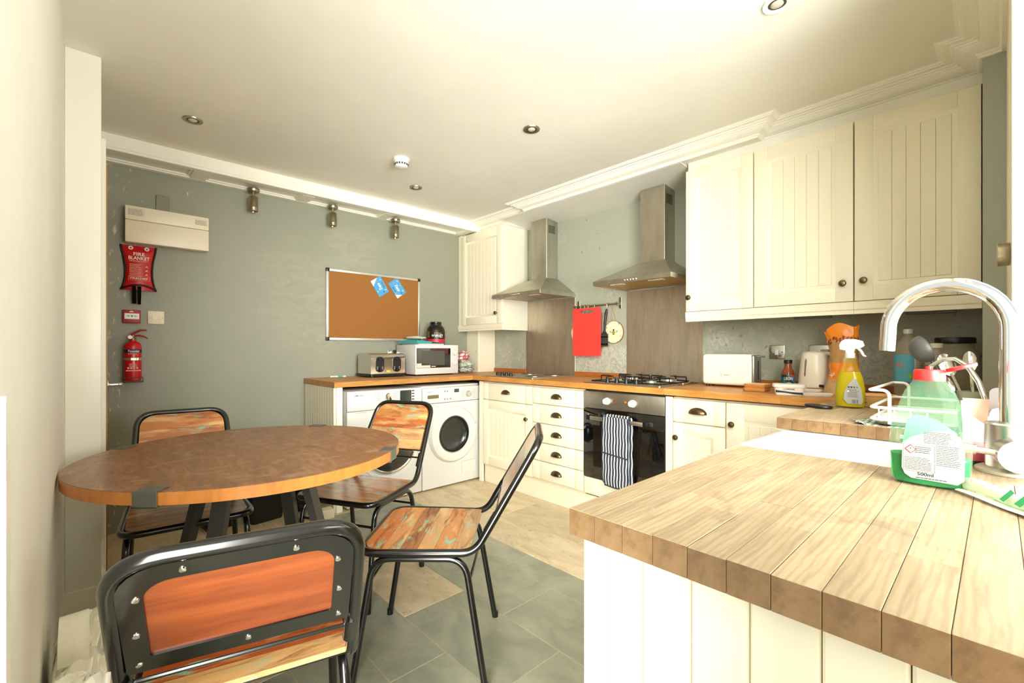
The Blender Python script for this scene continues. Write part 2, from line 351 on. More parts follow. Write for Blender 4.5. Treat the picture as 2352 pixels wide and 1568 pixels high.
for a, b, c, d, m in tiles: MB().box(a + .0022, b - .0022, c + .0022, d - .0022, -.012, 0, .0012, 1).build('tile', m, fl, local=True)
MB().box(-.12, 4.1, -3.3, .1, ZC, ZC + .08).build('ceiling', CEIL, local=True)['kind'] = 'structure'
struct(MB().box(-.12, 0, -3.3, .1, -.06, ZC).build('wall_left', GREY, local=True))
struct(MB().box(0, 4.1, 0, .12, -.06, ZC).build('wall_back', PANEL, local=True))
struct(MB().box(-.12, 3.05, NY - .12, NY, -.06, ZC).box(3.05, 3.95, NY - .12, NY, 2.2, ZC).box(3.95, 4.1, NY - .12, NY, -.06, ZC).build('wall_near', WHITE, local=True))   # unseen opening beside the camera, added to let in extra light
# pier in the far corner, wall beside the window, window opening over the sink, lintel
PIER = wallpaint('pale_grey_paint', (178, 180, 166), .02)
mb = MB(); mb.box(3.727, 3.90, -.44, 0, 0, ZC); struct(mb.build('wall_right', PIER, local=True))
WHITE2 = wallpaint('off_white_side_paint', (226, 220, 196), .02)
mb = MB(); mb.box(3.793, 4.05, -1.40, -.44, 0, ZC).box(3.793, 4.05, NY, -1.40, 2.30, ZC).box(3.97, 4.05, NY, -1.40, 0, .88).box(3.80, 4.05, NY, -2.80, 0, 2.30)  # last box: unseen wall piece added to keep sun off the end panel
struct(mb.build('wall_right', WHITE2, local=True))
wn = MB().box(3.7932, 3.81, -1.46, -1.402, .925, 2.30, .002, 1).box(3.795, 4.05, -1.44, -1.40, .925, 2.30).build('window_1', TRIM, local=True); struct(wn)
fr = MB(); 
for a, b in ((-1.49, -1.44), (-2.14, -2.08), (-2.80, -2.75)): fr.box(4.01, 4.05, a, b, .93, 2.30)
fr.box(4.01, 4.05, -2.80, -1.44, .93, .98).box(4.01, 4.05, -2.80, -1.44, 2.25, 2.30).build('window_frame', TRIM, wn, local=True)
# white pilaster, door frame and open door beside the grey wall
struct(MB().box(.93, 1.15, NY, -3.062, 0, ZC, .004, 2).build('trim_1', TRIM, local=True))
struct(MB().prism([(NY, 0), (-3.045, 0), (-3.045, .118), (-3.053, .136), (-3.068, .145), (NY, .145)], 'x', .925, 1.168).build('baseboard_near', TRIM, local=True))
struct(MB().box(.80, .925, NY, -3.043, 0, 2.135, .003, 1).build('trim_2', TRIM, local=True))
DOORW = wood('raw_door_edge', [(150, 104, 44), (172, 124, 58), (186, 140, 74)], 'z', rand=False)
dr = struct(MB().box(.04, .79, -3.077, -3.035, .01, 2.05).build('door_1', DOORW, local=True))
hd2 = MB(); hd2.tube(fillet([(.62, -3.035, .965), (.62, -2.978, .965), (.50, -2.978, .965)], .02), [.010] * 9, 10)
MB().lathe([(.001, -.0), (.026, -.0), (.026, -.008), (.001, -.008)], (.62, -3.035, .965), 20, '-y').build('rose', CHROME, dr, local=True)
hd2.build('handle', CHROME, dr, local=True)
# boxing along the wall nearest the camera
struct(MB().box(3.01, 3.05, NY - .05, NY + .010, 0, 1.03, .002, 1).prism([(3.01, 1.03), (3.05, 1.03), (3.05, 1.10)], 'y', NY - .05, NY + .010).build('trim_3', TRIM, local=True))
# ceiling beam along the grey wall with recessed panels underneath
bm_ = struct(MB().box(0, .265, NY, 0, 2.326, ZC).build('trim_4', TRIM, local=True))
fr = MB().box(.215, .265, NY, -.26, 2.308, 2.326, .003, 1).box(0, .045, NY, -.26, 2.308, 2.326, .003, 1)
cr = [NY, -2.56, -1.885, -1.21, -.36]
for c in cr: fr.box(.045, .215, max(NY, c - .045), c + .045, 2.308, 2.326, .003, 1)
fr.build('underside_frame', TRIM, bm_, local=True)
for a, b in zip(cr, cr[1:]):
    m = MB(); o0, o1 = a + .045, b - .045
    for (xa, xb, ya, yb) in ((.045, .06, o0, o1), (.20, .215, o0, o1), (.06, .20, o0, o0 + .015), (.06, .20, o1 - .015, o1)): m.box(xa, xb, ya, yb, 2.316, 2.328, .003, 1)
    m.build('panel_moulding', TRIM, bm_, local=True)
# bulkhead over the hobs and stepped cornice
path = [(.265, -.265), (1.005, -.265), (1.005, -.362), (2.845, -.362), (2.845, -.273), (3.727, -.273), (3.727, -.44), (3.793, -.44), (3.793, NY)]
bk = MB().prism([(0, 0), (0, -.265)] + path[:6] + [(3.727, 0)], 'z', 2.335, ZC)
bk.prism([(-.362, 2.336), (0, 2.336), (0, 2.296), (-.362, 2.332)], 'x', .69, 2.40).prism([(-.265, 2.336), (0, 2.336), (0, 2.300), (-.265, 2.300)], 'x', .27, .69)
bk.box(2.422, 3.725, -.305, -.01, 2.286, 2.336); struct(bk.build('trim_5', CEIL, local=True))
prof = [(0, -.002), (.012, -.002), (.014, .006), (.020, .010), (.020, .016), (.032, .018), (.050, .024), (.064, .034), (.070, .040), (.076, .040), (.078, .046), (.088, .047), (.092, .053),
        (.112, .053), (.114, .057), (.122, .058), (.126, .064), (.137, .065)]
def offset_path(path, d):
    out = []; n = len(path)
    def nrm(a, b): dx, dy = b[0] - a[0], b[1] - a[1]; L = math.hypot(dx, dy); return (dy / L, -dx / L)
    for i in range(n):
        n1 = nrm(path[i - 1], path[i]) if i else nrm(path[0], path[1]); n2 = nrm(path[i], path[i + 1]) if i < n - 1 else n1
        k = 1 + n1[0] * n2[0] + n1[1] * n2[1]; out.append((path[i][0] + d * (n1[0] + n2[0]) / k, path[i][1] + d * (n1[1] + n2[1]) / k))
    return out
m = MB(); offs = [offset_path(path, o) for o, _ in prof]
rows = [[(offs[k][i][0], offs[k][i][1], 2.335 + prof[k][1]) for i in range(len(path))] for k in range(len(prof))]
N_ = len(path); m.add([p for r in rows for p in r], [(k * N_ + i, k * N_ + i + 1, (k + 1) * N_ + i + 1, (k + 1) * N_ + i) for k in range(len(prof) - 1) for i in range(N_ - 1)])
struct(m.build('trim_6', TRIM, local=True))
# ------------------------------------------------------------------ ceiling fittings
for i, (x, y, lab, big) in enumerate(((.778, -2.688, 'steel recessed downlight in the ceiling nearest the door frame', 1), (1.965, -1.265, 'steel recessed downlight in the middle of the ceiling', 1),
        (.705, -1.257, 'steel recessed downlight in the ceiling behind the smoke alarm', 1), (3.225, -1.281, 'recessed downlight with pale ring at the top edge of the photo', 1))):
    t = thing('ceiling_downlight', lab, 'light', (x, y, ZC - .01), 0, 'recessed ceiling downlights')
    t.location = (x, y, ZC); ORI[t.name] = Vector((x, y, ZC))
    MB().lathe([(.030, -.001), (.030, -.004), (.046, -.006), (.048, -.001)], (x, y, ZC), 28).build('trim_ring', NICKEL if i < 3 else TRIM, t)
    MB().lathe([(.001, -.0015), (.030, -.0015), (.030, -.0025), (.001, -.0025)], (x, y, ZC), 24).build('recess', GUN, t)
    MB().lathe([(.001, -.009), (.016, -.008), (.021, -.004), (.021, -.0015)], (x, y, ZC), 20).build('lamp', plain('lamp_glass', (214, 210, 190), .1, .3), t)
t = thing('smoke_alarm', 'round white smoke alarm with slotted skirt on the ceiling', 'smoke alarm', (1.097, -1.601, ZC))
MB().lathe([(.001, 0), (.052, 0), (.052, -.016), (.050, -.020), (.001, -.020)], (1.097, -1.601, ZC), 32).build('base', WHP, t)
MB().lathe([(.046, -.020), (.042, -.05), (.036, -.056), (.020, -.060), (.001, -.061)], (1.097, -1.601, ZC), 32).build('cover', WHP, t)
sl = MB()
for k in range(16):
    a = k * math.pi / 8; sl.m = Matrix.Translation((1.097, -1.601, ZC)) @ Matrix.Rotation(a, 4, 'Z'); sl.box(.0415, .0447, -.005, .005, -.046, -.034)
sl.m = None; sl.build('vent_slots', INK, t)
for y, lab in ((-2.233, 'satin nickel spotlight under the beam nearest the fuse box'), (-1.66, 'middle one of three satin nickel spotlights under the beam'), (-1.10, 'satin nickel spotlight under the beam above the cork board')):
    x = .10; t = thing('spotlight', lab, 'light', (x, y, 2.308), 0, 'spotlights under the ceiling beam')
    MB().lathe([(.001, 0), (.040, 0), (.040, -.018), (.037, -.022), (.001, -.022)], (x, y, 2.308), 28).build('mount', NICKEL, t)
    MB().cyl((x, y, 2.288), (x, y, 2.245), .0065, n=10).build('stem', NICKEL, t)
    MB().lathe([(.001, 0), (.028, 0), (.030, -.003), (.030, -.078), (.0305, -.080), (.030, -.082), (.030, -.104), (.026, -.106), (.024, -.09), (.001, -.09)], (x, y, 2.252), 28).build('barrel', NICKEL, t)
# ------------------------------------------------------------------ things on the grey wall (x = 0 plane, +y runs to the right)
FY = (0, 1, 0)
t = thing('fuse_box', 'cream metal fuse box with two printed stickers on the grey wall', 'fuse box', (0, -2.72, 1.819))
MB().box(0, .075, -2.936, -2.505, 1.822, 2.044, .004).build('case', IVORY, t)
MB().box(.075, .088, -2.939, -2.502, 1.960, 2.047, .005).build('upper_cover', IVORY, t)
MB().box(.075, .090, -2.939, -2.502, 1.819, 1.957, .005).build('flap', IVORY, t)
STK = plain('sticker_paper', (226, 216, 192), .6)
for y, z, w_, h_, n in ((-2.885, 2.012, .085, .052, 9), (-2.545, 2.010, .075, .042, 6)):
    s_ = MB().box(.088, .0885, y - w_ / 2, y + w_ / 2, z - h_ / 2, z + h_ / 2).build('sticker', STK, t)
    lines(MB(), (.0885, y, z - .004), FY, UP, w_ * .92, h_ * .8, n, n).build('small_print', GINK, s_)
tag(MB().box(0, .012, -2.781, -2.712, 2.03, 2.162, .002, 1).build('cover_plate', plain('galvanised_plate', (128, 126, 112), .55, .5)), 'grey metal plate on the wall above the fuse box', 'plate')
# fire blanket
t = thing('fire_blanket', 'red fire blanket pouch with black piping and pull straps', 'fire blanket', (0, -2.866, 1.435))
prof_w = [(1.526, .088), (1.55, .078), (1.60, .068), (1.66, .066), (1.72, .072), (1.78, .084), (1.812, .088)]
def hw(z):
    for (a, wa), (b, wb) in zip(prof_w, prof_w[1:]):
        if z <= b: q = (z - a) / (b - a); return wa + (wb - wa) * q
    return prof_w[-1][1]
yc = -2.868
def pouch(u, v):
    z = 1.526 + v * .286; h = hw(z); d = .006 + .032 * (max(0, math.sin(math.pi * min(1, max(0, u)))) ** .5) * (.35 + .65 * (1 - v) ** .6) * (1 if v < .9 else .4)
    return (d, yc + (u * 2 - 1) * h, z - .02 * math.sin(math.pi * u) * (1 - v) ** 3 * 0)
MB().grid(pouch, 14, 16).build('pouch', RED, t)
for s_ in (-1, 1):
    MB().tube([(.010, yc + s_ * hw(1.526 + k * .286 / 14), 1.526 + k * .286 / 14) for k in range(15)], .006, 8).build('piping', BLACK, t)
MB().tube([(.012 + .030 * math.sin(math.pi * k / 12), yc - .088 + .176 * k / 12, 1.534 + .026 * math.sin(math.pi * k / 12)) for k in range(13)], .0058, 8).build('piping', BLACK, t)
for s_, dz in ((-1, .0), (1, .004)):
    y0 = yc - .012 + s_ * .013
    MB().prism([(y0 - .010, 1.55), (y0 + .010, 1.55), (y0 + .009 - s_ * .002, 1.44 - dz), (y0 - .009, 1.44 - dz)], 'x', .034, .048).build('pull_strap', plain('black_webbing', (7, 7, 7), .9, 0, Specular_IOR_Level=.1), t)
for s_ in (-1, 1):
    e = MB().lathe([(.005, 0), (.013, 0), (.012, .003), (.005, .002)], (.016, yc + s_ * .040, 1.795), 18, 'x').build('eyelet', WHP, t)
PR = .0385
text('title', 'FIRE', WINK, t, (PR + .001, yc, 1.755), FY, UP, .056, .021); text('title', 'BLANKET', WINK, t, (PR + .003, yc, 1.729), FY, UP, .104, .021)
m = MB(); lines(m, (PR + .0035, yc, 1.710), FY, UP, .10, .010, 2, 2, .4); lines(m, (PR + .005, yc - .018, 1.650), FY, UP, .06, .085, 9, 5, .4)
for k in range(3): flat(m, [(-.011, -.009), (.011, -.009), (.011, -.0078), (-.011, -.0078)], (PR + .005, yc + .036, 1.680 - .026 * k), FY, UP); flat(m, [(-.009, -.005), (.007, -.007), (.004, .006)], (PR + .005, yc + .036, 1.680 - .026 * k), FY, UP)
for a, b, c, d in ((-.052, .052, 1.588, 1.5892), (-.052, .052, 1.612, 1.6132)): flat(m, [(a, 0), (b, 0), (b, .0012), (a, .0012)], (PR + .007, yc, c), FY, UP)
for y in (-.052, .052): flat(m, [(y, 0), (y + .0012, 0), (y + .0012, .024), (y, .024)], (PR + .007, yc, 1.588), FY, UP)
m.build('small_print', plain('pale_red_print', (240, 170, 150), .6), t)
text('maker_name', 'FIRECHIEF', WINK, t, (PR + .008, yc, 1.600), FY, UP, .088, .011)
# alarm call point and switch
t = thing('fire_alarm_call_point', 'red fire alarm call point with white press panel', 'alarm', (0, -2.903, 1.316))
MB().box(0, .028, -2.947, -2.859, 1.316, 1.400, .004).build('case', DRED, t)
p_ = MB().box(.028, .030, -2.939, -2.867, 1.342, 1.378, .001, 1).build('press_panel', WHP, t)
m = MB(); flat(m, [(.006 * math.cos(k * .5236), .006 * math.sin(k * .5236)) for k in range(12)], (.030, -2.903, 1.361), FY, UP)
for s_ in (-1, 1): flat(m, [(s_ * .010, 0), (s_ * .018, .006), (s_ * .018, .002), (s_ * .026, .002), (s_ * .026, -.002), (s_ * .018, -.002), (s_ * .018, -.006)], (.030, -2.903, 1.361), FY, UP)
m.build('press_symbol', GREEN, p_)
flat(MB(), [(-.010, -.004), (.010, -.004), (.010, .003), (.002, .006), (-.010, .003)], (.028, -2.905, 1.389), FY, UP).build('flame_mark', plain('pink_print', (232, 190, 180), .6), t)
t = thing('isolator_switch', 'cream isolator switch plate beside the red call point', 'switch', (0, -2.78, 1.315))
MB().box(0, .010, -2.823, -2.738, 1.315, 1.400, .003).build('plate', IVORY, t)
MB().box(.010, .014, -2.803, -2.757, 1.343, 1.372, .001, 1).build('rocker_surround', IVORY, t)
MB().prism([(.014, 1.343), (.021, 1.343), (.014, 1.372)], 'y', -2.772, -2.758).build('rocker', IVORY, t)
for y in (-2.812, -2.748): MB().lathe([(.001, .0), (.004, 0), (.004, .0014), (.001, .0014)], (.010, y, 1.357), 10, 'x').build('screw', BRASS, t)
# fire extinguisher
ex = (.062, -2.90)
t = thing('fire_extinguisher', 'red powder fire extinguisher held on a black wire bracket', 'fire extinguisher', (ex[0], ex[1], .945))
MB().lathe([(.001, .950), (.034, .950), (.042, .956), (.0435, .966), (.0435, 1.168), (.040, 1.184), (.028, 1.196), (.018, 1.200), (.016, 1.212), (.001, 1.212)], (*ex, 0), 32).build('cylinder', RED, t)
MB().lathe([(.0438, 1.128), (.0438, 1.150)], (*ex, 0), 32).build('label_band', NAVY, t)
wrap(text('agent_name', 'Powder', WINK, t, (ex[0] + .0442, ex[1] + .004, 1.139), FY, UP, .060, .016, 0), ex, .0442, (1, 0, 0), t)
m = MB(); lines(m, (ex[0] + .0445, ex[1], 1.052), FY, UP, .040, .022, 3, 4, .4, .0012)
for k in range(4): flat(m, [(-.005, -.005), (.005, -.005), (.005, .005), (-.005, .005)], (ex[0] + .0445, ex[1] - .024 + k * .014, 1.034), FY, UP, .0012)
flat(m, [(-.036, -.003), (.036, -.003), (.036, .003), (-.036, .003)], (ex[0] + .0445, ex[1], 1.018), FY, UP, .0012); lines(m, (ex[0] + .0445, ex[1], 1.122), FY, UP, .05, .010, 2, 8, .4, .0012)
m.build('instruction_print', plain('pale_pink_print', (228, 170, 170), .6), t)
bd = MB().lathe([(.0448, 1.082), (.0448, 1.097)], (*ex, 0), 32).build('strap', CHROME, t); MB().box(ex[0] + .040, ex[0] + .050, ex[1] - .014, ex[1] + .016, 1.080, 1.099, .002, 1).build('strap_buckle', NICKEL, t)
MB().lathe([(.001, 1.208), (.017, 1.208), (.017, 1.222), (.010, 1.224), (.010, 1.240), (.001, 1.240)], (*ex, 0), 20).build('valve', BRASS, t)
MB().lathe([(.001, 0), (.0115, 0), (.0115, .010), (.001, .010)], (ex[0] + .010, ex[1] - .014, 1.226), 18, 'x').build('gauge', WHP, t)
MB().tube([(ex[0], ex[1] - .008, 1.240), (ex[0], ex[1] + .014, 1.256), (ex[0], ex[1] + .036, 1.270), (ex[0], ex[1] + .060, 1.272), (ex[0], ex[1] + .068, 1.268)], [.007, .007, .006, .005, .004], 8).build('lever', DRED, t)
MB().tube([(ex[0], ex[1] + .006, 1.234), (ex[0], ex[1] + .03, 1.238), (ex[0], ex[1] + .056, 1.232), (ex[0], ex[1] + .074, 1.218)], [.006, .006, .005, .003], 8).build('carry_handle', DRED, t)
br = MB()
for z in (.975, .946):
    br.tube([(.004, ex[1] - .046, z), (ex[0] + .046, ex[1] - .046, z), (ex[0] + .046, ex[1] + .046, z), (.004, ex[1] + .046, z)], .0022, 6)
for s_ in (-1, 1): br.tube([(ex[0] + .046, ex[1] + s_ * .046, .975), (ex[0] + .046, ex[1] + s_ * .046, .946)], .0022, 6)
br.build('wire_bracket', BLACK, t)
# cork board
t = thing('cork_board', 'cork notice board in a thin aluminium frame with black corners', 'notice board', (0, -1.237, 1.225))
y0, y1, z0, z1 = -1.679, -.797, 1.226, 1.818
MB().box(.002, .012, y0 + .01, y1 - .01, z0 + .01, z1 - .01).build('cork_sheet', CORK, t)
for a in ((y0, y1, z0, z0 + .021), (y0, y1, z1 - .021, z1), (y0, y0 + .021, z0 + .021, z1 - .021), (y1 - .021, y1, z0 + .021, z1 - .021)): MB().box(0, .018, *a, .003).build('frame_rail', ALU, t)
for y in (y0, y1):
    for z in (z0, z1): MB().box(-.0, .021, *sorted((y + (-.003 if y == y0 else .003), y + (.026 if y == y0 else -.026))), *sorted((z + (-.003 if z == z0 else .003), z + (.026 if z == z0 else -.026))), .004).build('corner_cap', BLACK, t)
BLUE = plain('sky_blue_card', (70, 156, 214), .5)
for yy, zz, rot, up_, lab in ((-1.207, 1.710, -.62, -1, 'sky blue voucher card pinned on the cork board, tilted with upside-down name'), (-1.036, 1.712, -.98, 1, 'sky blue voucher card pinned on the cork board nearest its far end')):
    r = Vector((0, math.cos(rot), math.sin(rot))); u = Vector((0, -math.sin(rot), math.cos(rot)))
    if up_ < 0: r, u = Vector((0, math.cos(-1.0), math.sin(-1.0))), Vector((0, -math.sin(-1.0), math.cos(-1.0)))
    t2 = thing('voucher_card', lab, 'card', (.012, yy, zz), 0, 'cards on the cork board'); o = Vector((.013, yy, zz))
    W, H = .158, .108
    if up_ > 0: r, u = Vector((0, math.cos(-.95), math.sin(-.95))), Vector((0, math.sin(.95), math.cos(.95)))
    m = MB(); q = [o + r * a + u * b for a, b in ((-W / 2, -H / 2), (W / 2, -H / 2), (W / 2, H / 2), (-W / 2, H / 2))]; nn = r.cross(u); m.add([p for p in q] + [p + nn * .0015 for p in q], [(3, 2, 1, 0), (4, 5, 6, 7), (0, 1, 5, 4), (1, 2, 6, 5), (2, 3, 7, 6), (3, 0, 4, 7)]); c_ = m.build('card', BLUE, t2)
    o2 = o + nn * .0015
    flat(MB(), [(W / 2, -H / 2), (W / 2, H / 2 * .1), (W / 2 - .04, -H / 2)] if up_ > 0 else [(-W / 2, -H / 2), (-W / 2 + .05, -H / 2), (-W / 2, H / 2 * .3)], o2, r, u).build('white_corner', WINK, t2)
    d = -1 if up_ < 0 else 1
    text('card_name', 'Zapp', WINK, t2, o2, r * d, u * d, .066, .034, .0006)
    m = MB(); lines(m, o2 - u * d * .034, r * d, u * d, .06, .014, 3, 4, .5); m.build('small_print', NAVY, t2)
    for kx, ky, c in ((-.05, .035, YEL), (.0, .04, ORANGE), (.05, .035, YEL), (-.055, -.0, ORANGE), (.058, .01, NAVY), (.03, -.04, YEL)): flat(MB(), [(kx - .006, ky - .004), (kx + .004, ky - .006), (kx + .006, ky + .004), (kx - .003, ky + .006)], o2, r, u).build('confetti_mark', c, t2)
# ------------------------------------------------------------------ cabinet fronts (all face -y)
def door(parent, x0, x1, z0, z1, yf, nb, knob=None, st=.072, name='door'):
    d = MB(); t = .020
    d.box(x0, x0 + st, yf, yf + t, z0, z1, .0022).box(x1 - st, x1, yf, yf + t, z0, z1, .0022).box(x0 + st, x1 - st, yf, yf + t, z0, z0 + st, .0022).box(x0 + st, x1 - st, yf, yf + t, z1 - st, z1, .0022)
    a0, a1, b0, b1 = x0 + st - .001, x1 - st + .001, z0 + st - .001, z1 - st + .001; k = .020
    o = [(a0, yf + .001, b0), (a1, yf + .001, b0), (a1, yf + .001, b1), (a0, yf + .001, b1)]; i_ = [(a0 + k, yf + .011, b0 + k), (a1 - k, yf + .011, b0 + k), (a1 - k, yf + .011, b1 - k), (a0 + k, yf + .011, b1 - k)]
    d.add(o + i_, [(j, (j + 1) % 4, 4 + (j + 1) % 4, 4 + j) for j in range(4)])
    dd = d.build(name, CREAM, parent)
    w_ = (a1 - a0 - 2 * k) / nb
    for j in range(nb): MB().box(a0 + k + j * w_ + .0004, a0 + k + (j + 1) * w_ - .0004, yf + .007, yf + .018, b0 + k, b1 - k, .0013, 1).build('board', CREAM, dd)
    if knob:
        MB().lathe([(.001, 0), (.007, 0), (.0065, .008), (.008, .013), (.0155, .018), (.0165, .023), (.013, .029), (.006, .0315), (.001, .032)], (knob[0], yf, knob[1]), 20, '-y').build('knob', BRASS, dd)
    return dd
def cup(parent, cx, cz, yf, a=.05):
    b, c = a * .62, a * .5
    m = MB()
    for s_ in (1.0, .93):
        m.grid(lambda u, v: (cx + a * s_ * math.cos(math.pi * u) * math.cos(math.pi / 2 * v), yf - c * s_ * math.sin(math.pi * u) * math.cos(math.pi / 2 * v), cz - b * .45 + b * s_ * math.sin(math.pi / 2 * v)), 14, 6)
    rim = [(cx + a * math.cos(math.pi * k / 14), yf - .0025, cz - b * .45 + b * math.sin(math.pi * k / 14)) for k in range(15)]
    m.tube(rim, .0032, 6); m.tube([(cx + a * math.cos(math.pi * k / 14), yf - c * math.sin(math.pi * k / 14), cz - b * .45) for k in range(15)], .0024, 6)
    return m.build('cup_handle', BRASS, parent)
def drawer(parent, x0, x1, z0, z1, yf, handle=True):
    w_ = x1 - x0; e = min(.075, w_ * .2); m = MB()
    m.box(x0, x0 + e, yf, yf + .02, z0, z1, .002).box(x0 + e, x1 - e, yf, yf + .02, z0, z1, .002).box(x1 - e, x1, yf, yf + .02, z0, z1, .002)
    d = m.build('drawer_front', CREAM, parent)
    if handle: cup(d, (x0 + x1) / 2, (z0 + z1) / 2 + .004, yf)
    return d
YF = -.60
def base(name, label, x0, x1):
    t = thing(name, label, 'cabinet', ((x0 + x1) / 2, -.3, .15)); MB().box(x0, x1, YF + .021, -.02, .15, .872).build('carcass', CREAM2, t); return t
t = base('base_cabinet', 'cream base cabinet with one drawer over one door beside the washing machine', .712, 1.314)
drawer(t, .717, 1.311, .724, .862, YF); door(t, .717, 1.311, .163, .716, YF, 8, (1.262, .605))
t = base('drawer_unit', 'cream base unit of five drawers with brass cup handles left of the oven', 1.318, 1.812)
zz = [.862, .737, .591, .445, .305, .167]
for a, b in zip(zz, zz[1:]): drawer(t, 1.321, 1.810, b + .003, a - .003, YF)
t = base('base_cabinet', 'narrow cream cabinet with one drawer over one door just right of the oven', 2.468, 2.770)
drawer(t, 2.471, 2.767, .731, .864, YF); door(t, 2.471, 2.767, .163, .724, YF, 3, (2.495, .640), .062)
t = base('base_cabinet', 'cream corner cabinet with one tall door half hidden by the sink worktop', 2.773, 3.262)
door(t, 2.776, 3.26, .163, .864, YF, 5, (2.808, .752), .09)
t = thing('filler_panel', 'cream filler strip between the washing machine and the cabinets', 'filler', (.67, -.57, 0)); MB().box(.664, .709, -.598, -.578, 0, .872, .002, 1).build('panel', CREAM, t)
t = thing('filler_panel', 'narrow cream filler strip between the oven and the narrow cabinet', 'filler', (2.445, -.59, .15)); MB().box(2.424, 2.440, -.60, -.58, .15, .872, .0015, 1).box(2.441, 2.466, -.60, -.58, .15, .872, .0015, 1).build('panel', CREAM, t)
t = thing('plinth', 'cream kickboard under the base cabinets on the hob side', 'plinth', (2.0, -.55, 0)); MB().box(.70, 1.55, -.565, -.549, 0, .150, .001, 1).box(1.551, 3.26, -.565, -.549, 0, .150, .001, 1).build('board', CREAM, t)
# oven
t = thing('built_in_oven', 'built-in single oven with steel control panel and black glass door', 'oven', (2.118, -.3, .16))
MB().box(1.818, 2.420, -.578, -.03, .15, .872).build('housing', GUN, t)
cp = MB().box(1.818, 2.420, -.602, -.578, .752, .866, .002).build('control_panel', STEEL, t)
for x in (2.012, 2.205):
    k = MB().lathe([(.001, 0), (.024, 0), (.024, .006), (.020, .008), (.0195, .026), (.017, .029), (.001, .029)], (x, -.602, .808), 28, '-y').build('knob', WHP, t)
for x, c in ((2.065, plain('red_lamp', (150, 20, 16), .3)), (2.152, plain('amber_lamp', (240, 120, 20), .3))): MB().lathe([(.001, 0), (.0075, 0), (.006, .004), (.001, .005)], (x, -.602, .812), 14, '-y').build('indicator_lamp', c, t)
dd = MB().box(1.818, 2.420, -.604, -.578, .282, .748, .003).build('oven_door', DGLASS, t)
MB().box(1.90, 2.34, -.6046, -.6036, .36, .64).build('window_pane', plain('oven_window', (26, 22, 18), .04, 0, Coat_Weight=1.0), dd)
MB().box(1.905, 2.315, -.652, -.640, .680, .706, .003).build('handle', STEEL, dd)
for x in (1.892, 2.318): MB().box(x - .016, x + .016, -.653, -.604, .678, .708, .003).build('handle_end', BLACK, dd)
u = MB().box(1.82, 2.418, -.60, -.58, .163, .276, .002).build('lower_front', CREAM, t); MB().box(1.90, 2.34, -.604, -.60, .19, .25, .006, 1).build('raised_panel', CREAM, u)
# striped oven gloves over the oven handle
g = G('butcher_stripe'); x, y, z = g.xyz(); st = g.math('FRACT', g.math('MULTIPLY', x, 47)); STRIPE = g.set(g.mix(g.mask(st, .62, .66), (34, 42, 58), (232, 228, 214)), .85)
t = thing('oven_gloves', 'navy and white striped double oven gloves hung on the oven handle', 'oven gloves', (2.118, -.655, .27))
def glove(x0, x1, zt, zb, yb, th):
    def f(u, v):
        a = 2 * math.pi * u; x = (x0 + x1) / 2 + (x1 - x0) / 2 * math.copysign(abs(math.cos(a)) ** .5, math.cos(a)); z = zb + (zt - zb) * v
        kb = 1 if v > .12 else math.sqrt(max(.05, 1 - ((.12 - v) / .12) ** 2 * .8)); x = (x0 + x1) / 2 + (x - (x0 + x1) / 2) * (.8 + .2 * kb) + .004 * math.sin(9 * v)
        y = yb + th * math.copysign(abs(math.sin(a)) ** .6, math.sin(a)) * (.7 + .3 * math.sin(3.1 * v + x * 7)) * kb + .003 * math.sin(z * 60 + x * 20)
        return (x - 2.118, y + .655, z - .27)
    return f
m = MB(); m.m = Matrix.Translation((2.118, -.655, .27)); m.grid(glove(2.058, 2.226, .715, .30, -.636, .007), 24, 18, closeu=True).build('back_pocket', STRIPE, t)
m = MB(); m.m = Matrix.Translation((2.118, -.655, .27)); m.grid(glove(2.022, 2.210, .716, .272, -.664, .010), 24, 20, closeu=True); m.build('front_pocket', STRIPE, t)
NVY = plain('navy_binding', (38, 48, 70), .8)
m = MB(); m.m = Matrix.Translation((0, 0, 0)); m.tube([(2.024, -.664, .716), (2.02, -.668, .6), (2.022, -.668, .40), (2.026, -.668, .30), (2.05, -.668, .277), (2.12, -.670, .272), (2.19, -.668, .278), (2.207, -.668, .31), (2.211, -.668, .5), (2.21, -.664, .716)], .0045, 6)
m.tube([(2.022, -.676, .487), (2.10, -.679, .480), (2.21, -.676, .470)], .0045, 6); m.build('binding', NVY, t)
m = MB(); m.tube([(2.03, -.660, .716), (2.05, -.648, .724), (2.12, -.646, .724), (2.20, -.648, .724), (2.215, -.636, .714)], .009, 8); m.build('middle_band', STRIPE, t)
MB().tube([(2.03, -.66, .716), (2.012, -.662, .735), (2.022, -.662, .742), (2.036, -.66, .722)], .003, 6).build('hanging_loop', NVY, t)
# wall cabinets
def pelmet(parent, x0, x1, y0, z0, ret=None):
    m = MB().prism([(y0, z0), (y0, z0 + .018), (y0 - .004, z0 + .024), (y0 - .006, z0 + .06), (y0 + .018, z0 + .06), (y0 + .018, z0)], 'x', x0, (ret + .003) if ret else x1)
    if ret: m.prism([(ret, z0), (ret, z0 + .018), (ret + .003, z0 + .024), (ret + .004, z0 + .06), (ret - .016, z0 + .06), (ret - .016, z0)], 'y', y0 + .001, -.01)
    return m.build('pelmet', CREAM, parent)
t = thing('wall_cabinet', 'cream wall cabinet with one grooved door in the corner above the microwave', 'cabinet', (.34, -.16, 1.33))
MB().box(.056, .672, -.318, -.004, 1.388, 2.30, .002, 1).build('carcass', CREAM, t); MB().box(.004, .054, -.335, -.31, 1.388, 2.30, .002, 1).build('filler', CREAM, t)
door(t, .058, .672, 1.392, 2.285, -.340, 8, (.602, 1.488)); pelmet(t, .004, .676, -.338, 1.330, .676)
